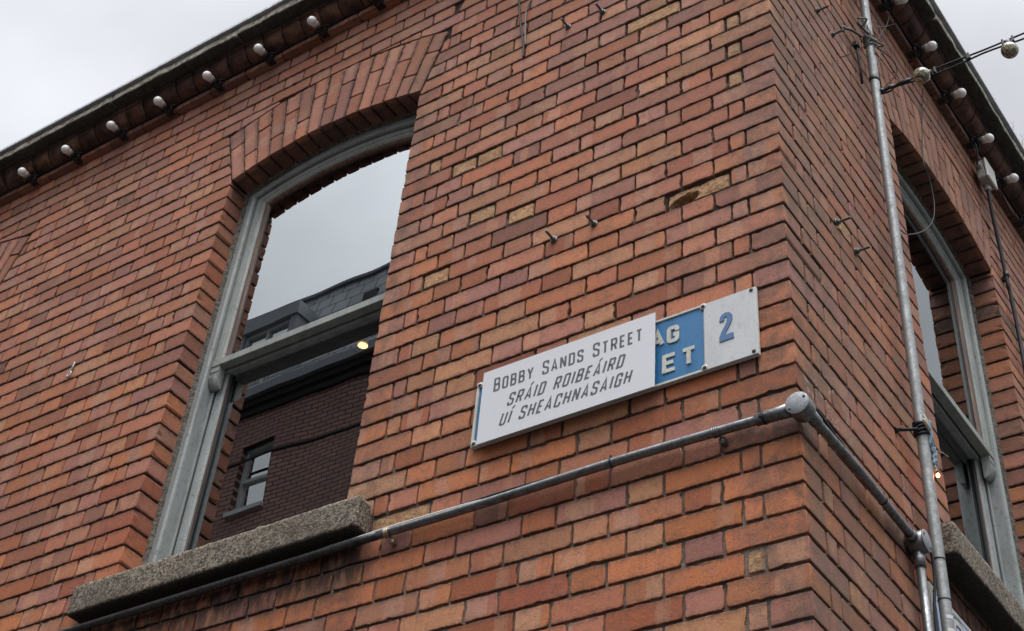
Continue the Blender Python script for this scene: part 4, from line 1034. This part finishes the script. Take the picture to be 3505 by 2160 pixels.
mb = MB(); lathe(mb, bc + Vector((0, -.0032, 0)), (0, 1, 0), [(0, 0), (0, .0315), (.0009, .0326), (.0030, .0326), (.0030, 0)], 36); ld = cpart(mb, 'lid', M_LID, jb)
for sx, sz in ((.0205, .0128), (-.0205, -.0128)):
    mb = MB(); lathe(mb, bc + Vector((sx, -.0048, sz)), (0, 1, 0), [(0, 0), (0, .0032), (.0012, .0042), (.0012, 0)], 12); cpart(mb, 'screw', mat('dark_screw', (0.06, 0.06, 0.062), 0.5, 0.6), jb)
mb = MB(); lathe(mb, (.031, -.012, -.108), (0, 1, 0), [(0, .0175), (.045, .0168), (.05, .0150), (.05, 0)], 20); cpart(mb, 'box_spout')
mb = MB(); tube(mb, smooth_path([(.031, .02, -.108), (.031, .28, -.102), (.030, .42, -.106), (.030, .60, -.112)], 6), CR, 20); cpart(mb, 'conduit_run')
b2 = Vector((.056, .648, -.114))
mb = MB(); lathe(mb, b2, (-1, 0, 0), [(.0, .0), (.0, .0300), (.0022, .0318), (.040, .0318), (.052, .028), (.052, 0)], 36)
jb2 = cpart(mb, 'junction_box')
mb = MB(); lathe(mb, b2 + Vector((.0032, 0, 0)), (-1, 0, 0), [(0, 0), (0, .0315), (.0009, .0326), (.0030, .0326), (.0030, 0)], 36); cpart(mb, 'lid', M_LID, jb2)
for sy, sz in ((.020, -.0128), (-.020, .0128)):
    mb = MB(); lathe(mb, b2 + Vector((.0048, sy, sz)), (-1, 0, 0), [(0, 0), (0, .0032), (.0012, .0042), (.0012, 0)], 12); cpart(mb, 'screw', bpy.data.materials['dark_screw'], jb2)
mb = MB(); lathe(mb, (.030, .595, -.112), (0, 1, 0), [(0, .0155), (.01, .0165), (.04, .0168), (.04, 0)], 20); cpart(mb, 'box_spout')
mb = MB(); lathe(mb, (.030, .648, -.135), (0, 0, -1), [(0, .0175), (.03, .0165), (.055, .0160), (.055, .0145), (.055, 0)], 20); cpart(mb, 'box_spout')
mb = MB(); tube(mb, [(.030, .648, -.16), (.030, .646, -.5), (.030, .640, -2.0), (.030, .636, GZ)], CR, 20); cpart(mb, 'conduit_run')
def saddle(x, m_):
    mb = MB()
    for dx_ in (-.006, .0, .006): lathe(mb, (x + dx_ - .0018, -.030, cz + .001), (1, 0, 0), [(0, CR), (0, CR + .0022), (.0036, CR + .0022), (.0036, CR)], 22)
    bbox(mb, (x + .002, -.022, cz - .030), (x + .020, -.001, cz - .010), .003); lathe(mb, (x + .011, -.024, cz - .021), (0, 1, 0), [(0, 0), (0, .004), (.003, .004)], 10)
    cpart(mb, 'saddle_clip', m_)
saddle(-.222, M_GALV); saddle(-1.305, M_BRASS)
def ctie(c, ax, r, tail):
    mb = MB(); c = Vector(c); lathe(mb, c, ax, [(0, r), (0, r + .0012), (.0045, r + .0012), (.0045, r)], 20)
    t_ = Vector(tail); x, y = frame_of(t_); T = Matrix.Translation(c + t_.normalized() * (r + .005)); bbox(mb, (-.003, -.003, -.004), (.003, .003, .005), .001, T); cpart(mb, 'cable_tie', M_CABLE)
ctie((-.54, -.030, cz + .006), (1, 0, 0), CR, (0, -.2, 1)); ctie((.030, .425, -.106), (0, 1, 0), CR, (.3, 0, 1))
ctie((-.085, -.030, cz), (1, 0, 0), .0168, (0, -1, -.3))
cable('white_cable', 'thin white cable lying on top of the conduit beside the granite sill', [(-1.62, -.026, cz + .0172), (-1.45, -.029, cz + .0175), (-1.30, -.030, cz + .0195), (-1.15, -.030, cz + .0185), (-1.00, -.029, cz + .0165), (-.92, -.022, cz + .015), (-.86, -.010, cz + .012)], .0033, mat('white_pvc', (0.55, 0.55, 0.52), 0.5), 8)
cable('black_cable', 'slack black cable bowed just above the conduit in the wide wall', [(-1.33, -.012, cz + .020), (-1.10, -.016, cz + .027), (-.90, -.018, cz + .030), (-.72, -.018, cz + .026), (-.60, -.018, cz + .022), (-.40, -.016, cz + .019), (-.12, -.014, cz + .018)], .0044, M_CABLE, 8)
cable('black_cable', 'black cable following the conduit down the side wall from the corner box', [(.020, -.01, -.075), (.012, .054, -.036), (.014, .104, -.038), (.014, .17, -.048), (.014, .215, -.049), (.014, .248, -.058), (.016, .289, -.066), (.020, .36, -.078), (.018, .50, -.090), (.014, .60, -.090)], .0058, M_CABLE, 8)
cable('black_cable', 'black cable hanging down between conduit and steel pole', [(.02, .62, -.085), (.035, .672, -.095), (.050, .690, -.125), (.048, .697, -.20), (.040, .690, -.28), (.036, .690, -.34), (.034, .688, -.45), (.03, .69, -.8), (.03, .68, -2.0), (.03, .68, GZ)], .0042, M_CABLE, 8)
cable('hanging_cable', 'long dark cable hanging from the eave above the name plate, kinked at its end', [(-1.105, -.02, Z0 - .005), (-1.085, -.012, 2.5), (-1.060, -.012, 2.29), (-1.035, -.012, 2.10), (-1.012, -.012, 1.98), (-1.008, -.010, 1.905)], .0040, M_CABLE, 8, 5, 0, 'cable', None)
cable('hanging_cable', 'slimmer grey cable hanging beside the long dark cable from the eave', [(-.985, -.018, Z0 - .005), (-.99, -.010, 2.45), (-1.000, -.010, 2.27), (-1.018, -.010, 2.20), (-1.014, -.010, 2.08), (-1.003, -.012, 1.97)], .0028, mat('grey_wire', (0.10, 0.085, 0.075), 0.5), 8, 5)

# ------------------------------------------------------------------ plastic junction box and its cable on the side wall
pb = thing('plastic_junction_box', 'square pale grey plastic junction box under the side eave', 'junction box', (.045, 2.118, 2.56))
M_PL = mat('aged_grey_plastic', (0.36, 0.35, 0.31), 0.5)
mb = MB(); bbox(mb, (.018, 2.064, 2.560), (.058, 2.172, 2.672), .006); under(mb.build('body', M_PL), pb)
mb = MB(); bbox(mb, (.0582, 2.061, 2.557), (.071, 2.175, 2.675), .004); under(mb.build('lid', mat('pale_grey_lid', (0.52, 0.51, 0.47), 0.45)), pb)
mb = MB(); lathe(mb, (.038, 2.125, 2.561), (0, 0, -1), [(0, .014), (.010, .014), (.010, .011), (.016, .011), (.018, .0155), (.030, .0155), (.034, .010), (.034, 0)], 10); under(mb.build('cable_gland', M_PL), pb)
mb = MB(); lathe(mb, (.038, 2.066, 2.625), (0, -1, 0), [(0, .014), (.008, .014), (.008, .011), (.012, .011), (.014, .0145), (.024, .0145), (.028, .008), (.028, 0)], 10); under(mb.build('cable_gland', M_PL), pb)
cable('black_conduit', 'stout black cable dropping from the plastic junction box down the side wall', [(.038, 2.125, 2.535), (.036, 2.128, 2.48), (.030, 2.150, 2.35), (.026, 2.175, 2.20), (.024, 2.185, 2.02), (.024, 2.195, 1.97), (.023, 2.198, 1.75), (.023, 2.185, 1.55), (.023, 2.18, 1.2), (.023, 2.18, .4), (.023, 2.18, -1.0)], .0085, M_CABLE, 10, 4)
mb = MB(); lathe(mb, (.0245, 2.186, 2.06), (0, 0, 1), [(0, .0085), (0, .012), (.03, .012), (.03, .0085)], 12); bbox(mb, (.0, 2.200, 2.062), (.012, 2.222, 2.088), .003); tag(mb.build('cable_clip', M_HOLD), 'small black clip holding the stout black cable to the side wall', 'clip')
cable('feed_cable', 'black cable curling from an eave lamp into the plastic junction box', [(.05, 2.02, Z0 + .01), (.060, 1.985, 2.69), (.060, 1.99, 2.64), (.050, 2.00, 2.60), (.042, 2.02, 2.605), (.038, 2.040, 2.625)], .0042, M_CABLE, 8, 5)
cable('trailing_cable', 'thin cable sagging below the eave beyond the plastic junction box', [(.045, 2.30, Z0 + .02), (.045, 2.33, 2.70), (.045, 2.36, 2.66), (.045, 2.42, 2.65), (.045, 2.52, 2.68), (.045, 2.60, Z0 + .01)], .003, M_CABLE, 7, 5)

# ------------------------------------------------------------------ wall bolts
def bolt(side, u, z, lab):
    out = Vector((0, -1, 0)) if side == 'L' else Vector((1, 0, 0)); p = Vector((-u, 0, z)) if side == 'L' else Vector((0, u, z))
    t = thing('anchor_bolt', lab, 'bolt', p, 'threaded anchor bolts left in the walls'); ax = (out + Vector((0, 0, 0.03 * (random.random() - .5)))).normalized()
    mb = MB(); lathe(mb, p, ax, [(-.01, .0046)] + [q for k in range(11) for q in ((.012 + k * .0034, .0050), (.0137 + k * .0034, .0042))] + [(.050, .004), (.050, 0)], 10); under(mb.build('threaded_rod', M_BOLT), t)
    mb = MB(); lathe(mb, p, ax, [(.004, .0), (.004, .0095), (.0125, .0095), (.0125, 0)], 6); under(mb.build('nut', M_BOLT), t)
    mb = MB(); lathe(mb, p, ax, [(.0005, 0), (.0005, .0135), (.0035, .0135), (.0035, 0)], 16); under(mb.build('washer', M_BOLT), t)
for side, u, z, lab in (('L', .664, 1.966, 'upper right bolt of the four above the name plate'), ('L', .816, 1.974, 'upper left bolt of the four above the name plate'), ('L', .653, .875, 'lower right bolt of the four above the name plate, left of the chipped buff brick'), ('L', .807, .877, 'lower left bolt of the four above the name plate'),
    ('R', .406, 1.986, 'upper bolt nearest the corner on the side wall'), ('R', .529, 1.978, 'upper bolt nearer the pole on the side wall'), ('R', .382, .897, 'lower bolt nearest the corner on the side wall'), ('R', .515, .879, 'lower bolt nearer the pole, beside the pale buff brick')): bolt(side, u, z, lab)

# ------------------------------------------------------------------ lettering
def rounded(P, r, closed=False, n=5):
    P = [Vector(p) for p in P]; o = []; N = len(P)
    for i, p in enumerate(P):
        rr = r[i] if isinstance(r, (list, tuple)) else r
        if (not closed and i in (0, N - 1)) or rr <= 0: o.append(p); continue
        a = P[i - 1]; b = P[(i + 1) % N]; da = a - p; db = b - p; k = min(rr, da.length * .5, db.length * .5)
        p1 = p + da.normalized() * k; p2 = p + db.normalized() * k
        for j in range(n + 1):
            t = j / n; o.append(p1 * (1 - t) ** 2 + p * 2 * t * (1 - t) + p2 * t * t)
    return o
def ribbon(mb, P, t, tf, d0, d1, closed=False):
    """P: 2D centreline, t: thickness; tf(x, y, d) -> world"""
    Q = [P[0]]
    for p in P[1:]:
        if (p - Q[-1]).length > 1e-6: Q.append(p)
    if closed and (Q[0] - Q[-1]).length < 1e-6: Q.pop()
    N = len(Q); L = []; Rr = []
    for i, p in enumerate(Q):
        a = Q[i - 1] if (i > 0 or closed) else None; b = Q[(i + 1) % N] if (i < N - 1 or closed) else None
        d1_ = (p - a).normalized() if a is not None else (b - p).normalized(); d2_ = (b - p).normalized() if b is not None else d1_
        n1 = Vector((-d1_.y, d1_.x)); n2 = Vector((-d2_.y, d2_.x)); m_ = (n1 + n2)
        m_ = m_.normalized() if m_.length > 1e-6 else n1; k = (t / 2) / max(0.45, m_.dot(n1)); L.append(p + m_ * k); Rr.append(p - m_ * k)
    f = [[mb.vert(tf(q.x, q.y, d0)) for q in S] for S in (L, Rr)]; b_ = [[mb.vert(tf(q.x, q.y, d1)) for q in S] for S in (L, Rr)]
    for i in range(N if closed else N - 1):
        j = (i + 1) % N
        mb.face([f[0][i], f[0][j], f[1][j], f[1][i]]); mb.face([f[0][i], b_[0][i], b_[0][j], f[0][j]]); mb.face([f[1][i], f[1][j], b_[1][j], b_[1][i]])
    if not closed:
        for i in (0, N - 1): mb.face([f[0][i], f[1][i], b_[1][i], b_[0][i]])
r_ = .30
GL = {  # glyph: (width, [(points, radius, closed)])
 'I': (0.0, [([(0, 0), (0, 1)], 0, 0)]), 'H': (1, [([(0, 0), (0, 1)], 0, 0), ([(1, 0), (1, 1)], 0, 0), ([(0, .5), (1, .5)], 0, 0)]),
 'E': (.82, [([(1, 1), (0, 1), (0, 0), (1, 0)], 0, 0), ([(0, .51), (.86, .51)], 0, 0)]), 'T': (1, [([(0, 1), (1, 1)], 0, 0), ([(.5, 1), (.5, 0)], 0, 0)]),
 'B': (1, [([(0, .52), (0, 1), (.94, 1), (.94, .54), (0, .52)], [0, 0, r_, r_, 0], 0), ([(0, .5), (1, .5), (1, 0), (0, 0), (0, .5)], [0, r_, r_, 0, 0], 0)]),
 'O': (1, [([(0, 0), (0, 1), (1, 1), (1, 0)], r_, 1)]), 'D': (1, [([(0, 0), (0, 1), (1, 1), (1, 0)], [0, 0, r_ * 1.2, r_ * 1.2], 1)]),
 'Y': (1.08, [([(0, 1), (.5, .44), (.5, 0)], 0, 0), ([(1, 1), (.5, .44)], 0, 0)]), 'A': (1.08, [([(0, 0), (.5, 1.02), (1, 0)], 0, 0), ([(.17, .27), (.83, .27)], 0, 0)]),
 'N': (1.02, [([(0, 0), (0, 1)], 0, 0), ([(0, 1), (1, 0)], 0, 0), ([(1, 0), (1, 1)], 0, 0)]),
 'S': (1, [([(1, .74), (1, 1), (0, 1), (0, .60), (1, .42), (1, 0), (0, 0), (0, .26)], r_, 0)]), 'R': (1, [([(0, 0), (0, 1), (1, 1), (1, .48), (0, .48)], [0, 0, r_, r_, 0], 0), ([(.55, .48), (1, 0)], 0, 0)]),
 'C': (1, [([(1, .68), (1, 1), (0, 1), (0, 0), (1, 0), (1, .32)], r_, 0)]), 'G': (1, [([(1, .70), (1, 1), (0, 1), (0, 0), (1, 0), (1, .46), (.55, .46)], [0, r_, r_, r_, r_, 0, 0], 0)]),
 'U': (1, [([(0, 1), (0, 0), (1, 0), (1, 1)], r_, 0)])}
def text_line(mb, s, x0, x1, zb, cap, th, gw, slant, tf, small=1.0, depth=(0.0, 0.001), gap=0.30, space=0.95):
    """glyph strokes fitted between x0 and x1"""
    def wid(ch, k): return (GL[{'Á': 'A', 'Í': 'I'}.get(ch, ch)][0] * gw * cap * k + th) if ch != ' ' else 0
    ks = []; first = True
    for ch in s:
        ks.append(1.0 if first else small); first = (ch == ' ')
    mbs = mb; mb = MB(); mbs.append(mb); tot = sum(wid(c, k) if c != ' ' else space * gw * cap for c, k in zip(s, ks)); ng = len(s) - 1
    g_ap = ((x1 - x0) - tot) / ng; x = x0; dd = 0
    for ch, k in zip(s, ks):
        if ch == ' ': x += space * gw * cap + g_ap; mb = MB(); mbs.append(mb); continue
        key = {'Á': 'A', 'Í': 'I'}.get(ch, ch); w_, strokes = GL[key]; W = w_ * gw * cap * k; Hh = cap * k - th
        for (P, r, c) in strokes:
            Q = [(px * W, py * Hh) for px, py in P]; rr = [q * gw * cap * 0.9 for q in r] if isinstance(r, list) else r * gw * cap * 0.9
            Q = rounded(Q, rr, bool(c)); Q = [Vector((x + th / 2 + q.x + slant * (q.y + th / 2), zb + th / 2 + q.y)) for q in Q]
            ribbon(mb, Q, th, tf, depth[0] - 0.00004 * (dd % 3), depth[1], bool(c)); dd += 1
        if ch in 'ÁÍ':
            a = Vector((x + th / 2 + W * .5 - .001 + slant * cap, zb + cap + th * .55)); ribbon(mb, [a, a + Vector((cap * .16 + slant * cap * .2, cap * .20))], th * .8, tf, depth[0], depth[1])
        x += wid(ch, k) + g_ap
# name plate
npl = thing('street_name_plate', 'old cast street name plate, blue with cream letters and a white end panel numbered 2', 'street sign', (-.57, -.01, .128))
M_BLUE = paint_material('chipped_blue_enamel', (0.020, 0.135, 0.30), (0.012, 0.085, 0.20), 0.6, 0.4, 0.0)
M_CREAM = paint_material('cream_plate_paint', (0.48, 0.48, 0.43), (0.25, 0.23, 0.18), 0.35, 0.45, 0.25)
M_WHITE = paint_material('white_plate_paint', (0.47, 0.48, 0.49), (0.35, 0.35, 0.345), 0.4, 0.4, 0.12)
PX0, PX1, PZ0, PZ1, PB = -1.042, -.095, .1265, .3665, -.2600
def ppart(mb, n, m_): return under(mb.build(n, m_), npl)
mb = MB(); bbox(mb, (PX0, -.0140, PZ0), (PX1, -.004, PZ1), .002); ppart(mb, 'plate', M_CREAM)
mb = MB(); bbox(mb, (PX0 + .011, -.0152, PZ0 + .011), (PB - .001, -.0141, PZ1 - .011), .0005); ppart(mb, 'blue_field', M_BLUE)
mb = MB(); bbox(mb, (PB + .002, -.0190, PZ0 + .001), (PX1 - .0005, -.0141, PZ1 - .001), .002); ppart(mb, 'white_panel', M_WHITE)
mb = MB()
for a, b in (((PX0, PZ1 - .010), (PB, PZ1)), ((PX0, PZ0), (PB, PZ0 + .010))): bbox(mb, (a[0], -.0190, a[1]), (b[0], -.0141, b[1]), .002)
bbox(mb, (PX0, -.0190, PZ0 + .0103), (PX0 + .010, -.0141, PZ1 - .0103), .002); ppart(mb, 'raised_rim', M_CREAM)
M_SCR = metal_material('rusty_screw_head', (0.02, 0.016, 0.014), (0.08, 0.06, 0.045), 0.6, 0.5, 200)
for (x, z) in ((PX0 + .012, PZ1 - .012), (PX0 + .012, PZ0 + .012), (PB + .001, PZ1 - .010), (PB + .003, PZ0 + .011), (PX1 - .013, PZ1 - .012), (PX1 - .013, PZ0 + .012)):
    mb = MB(); bb = (x < PB + .01); lathe(mb, (x, -.0195, z), (0, 1, 0), [(0, 0), (0, .0105), (.005, .0115), (.005, 0)], 18) if bb else None
    if bb: ppart(mb, 'screw_boss', M_CREAM)
    mb = MB(); lathe(mb, (x, -.0225, z), (0, 1, 0), [(0, 0), (.0004, .0035), (.0016, .0056), (.0038, .0058), (.0038, 0)], 14); ppart(mb, 'screw_head', M_SCR)
tfp = lambda x, z, d: (x, d, z)
def let(ch, x0, x1, zb, cap, th, gw, m_, name='letter'):
    mb = MB(); key = ch; w_, st_ = GL[key]; W = x1 - x0 - th; Hh = cap - th; k = 0
    for (P, r, c) in st_:
        rr = [q * W for q in r] if isinstance(r, list) else r * W
        Q = [Vector((x0 + th / 2 + q.x, zb + th / 2 + q.y)) for q in rounded([(a * W, b * Hh) for a, b in P], rr, bool(c))]
        ribbon(mb, Q, th, tfp, -.0186 - .00015 * k, -.0150, bool(c)); k += 1
    ppart(mb, name, m_)
GL['g2'] = GL['G']
let('A', -.4285, -.3850, .2655, .0600, .0130, 1, M_CREAM); let('G', -.3760, -.3370, .2655, .0600, .0130, 1, M_CREAM)
let('E', -.4545, -.4085, .1650, .0640, .0125, 1, M_CREAM); let('E', -.3910, -.3450, .1650, .0640, .0125, 1, M_CREAM); let('T', -.3310, -.2830, .1650, .0640, .0125, 1, M_CREAM)
# the figure 2
mb = MB()
P2o = [(-.208, .277), (-.2065, .290), (-.200, .300), (-.188, .3045), (-.176, .301), (-.1685, .291), (-.1680, .277), (-.1725, .263), (-.181, .248), (-.1885, .236), (-.1925, .226), (-.180, .2265), (-.1665, .2265), (-.1650, .207), (-.2095, .2065), (-.2090, .222), (-.2020, .240), (-.1925, .256), (-.1865, .267), (-.1840, .278), (-.1845, .287), (-.1885, .2905), (-.1930, .287), (-.1940, .2765)]
f = [mb.vert((x, -.0216, z)) for x, z in P2o]; b = [mb.vert((x, -.0186, z)) for x, z in P2o]
mb.face(f)
for i in range(len(f)): mb.face([f[i], f[(i + 1) % len(f)], b[(i + 1) % len(f)], b[i]])
ppart(mb, 'numeral', paint_material('worn_blue_numeral', (0.045, 0.13, 0.28), (0.09, 0.14, 0.21), 0.5, 0.45, 0.0))
# printed placard fixed over it
pc = thing('placard', 'flat white printed placard with slim grey capitals fixed over the blue name plate', 'sign', (-.70, -.035, .113))
M_PLAC = mat('white_corrugated_board', (0.70, 0.70, 0.76), 0.55); g_ = G(M_PLAC); P_ = g_.pos()
g_.fin(g_.mix(g_.rng(g_.noise(g_.vmath('MULTIPLY', P_, (2, 1, 150)), 1.0, 2), 0.4, 0.6, 0, 0.25), (0.55, 0.555, 0.585), (0.50, 0.505, 0.53)), 0.5)
M_INK = mat('grey_print', (0.080, 0.077, 0.092), 0.7)
ang = radians(-0.2); 
mb = MB(); bbox(mb, (-1.0045, -.0385, .1135), (-.4035, -.0345, .3790), .0006); under(mb.build('board', M_PLAC), pc)
mb = MB(); 
for x in (-.95, -.46): 
    for z in (.16, .33): lathe(mb, (x, -.0344, z), (0, 1, 0), [(0, .008), (.0150, .008)], 10)
under(mb.build('spacer', M_CABLE), pc)
tfq = lambda x, z, d: (x, d, z)
for s_, x0, x1, zb, cap, sl, sm, gap_ in (('BOBBY SANDS STREET', -.9610, -.4440, .2905, .0510, 0.0, 0.90, 0), ('SRÁID ROIBEÁIRD', -.9070, -.5080, .2185, .0460, 0.26, 1.0, 0), ('UÍ SHEACHNASAIGH', -.9290, -.4830, .1535, .0460, 0.26, 1.0, 0)):
    mbs = []; text_line(mbs, s_, x0, x1, zb, cap, .0068, .33 if sl == 0 else .34, sl, tfq, sm, (-.0388, -.0386))
    for mb in mbs: under(mb.build('word', M_INK), pc)
# street sign low on the side wall
ls = thing('lower_sign', 'pale blue enamel sign with navy border line behind the foot of the pole', 'sign', (.018, 1.1, -.42))
def lp_(mb, n, m_): return under(mb.build(n, m_), ls)
LY0, LY1, LZ0, LZ1 = .74, 1.62, -.435, -.176
mb = MB(); bbox(mb, (.004, LY0, LZ0), (.0160, LY1, LZ1), .002); lp_(mb, 'plate', M_CREAM)
M_NAVY = mat('navy_enamel', (0.02, 0.035, 0.12), 0.4); M_PALE = mat('pale_blue_enamel', (0.36, 0.46, 0.62), 0.4)
mb = MB(); bbox(mb, (.0161, LY0 + .018, LZ0 + .018), (.0172, LY1 - .018, LZ1 - .018), .0004); lp_(mb, 'border_line', M_NAVY)
mb = MB(); bbox(mb, (.0173, LY0 + .026, LZ0 + .026), (.0184, LY1 - .026, LZ1 - .026), .0004); lp_(mb, 'blue_field', M_PALE)
tfl = lambda y, z, d: (d, y, z)
for th, d0, m_, nm in ((.030, .0192, M_NAVY, 'letter_outline'), (.017, .0202, M_CREAM, 'letter')):
    mb = MB(); Q = rounded([(.948, -.262), (.948, -.218), (.886, -.218), (.886, -.300), (.948, -.330), (.948, -.400), (.886, -.400), (.886, -.350)], .028); ribbon(mb, Q, th, tfl, d0, .0185); lp_(mb, nm, m_)

# ------------------------------------------------------------------ scraps
cable('frayed_string', 'scrap of frayed white string stuck to the wide wall left of the window', [(-3.205, -.006, 1.262), (-3.198, -.010, 1.235), (-3.212, -.010, 1.215), (-3.220, -.008, 1.195), (-3.206, -.010, 1.185), (-3.198, -.010, 1.200), (-3.207, -.008, 1.215)], .0035, mat('dirty_white_string', (0.5, 0.49, 0.44), 0.9), 6, 5, 0.8, 'string')
for k, (y, z, h_, dy) in enumerate(((2.30, 2.93, .16, .012), (2.42, 2.93, .20, .03), (2.47, 2.93, .11, -.01), (2.95, 2.93, .18, .02), (2.05, 2.93, .09, .01))):
    mb = MB()
    tube(mb, smooth_path([(.15, y, z - .01), (.16, y + dy * .5, z + h_ * .5), (.175, y + dy, z + h_)]), [.0016, .0014, .0012, .0011, .001, .0009, .0008, .0006, .0005], 5)
    for j in range(4):
        a = .45 + j * .15; c = Vector((.165, y + dy * a, z + h_ * a)); d_ = Vector((.2 * (-1) ** j, .5 * (-1) ** j, .8)).normalized(); tube(mb, [c, c + d_ * .02], [.0012, .0003], 4)
    tag(mb.build('weed', mat('dry_weed', (0.16, 0.15, 0.07), 0.9)), ['thin dry weed on the side coping, nearest the string light bulb', 'tallest dry weed stalk on the side coping', 'short dry weed beside the tallest stalk on the side coping', 'dry weed on the side coping at the right edge of the photo', 'smallest weed tuft on the side coping, highest in the photo'][k], 'weed', 'dry weeds growing on the side coping')
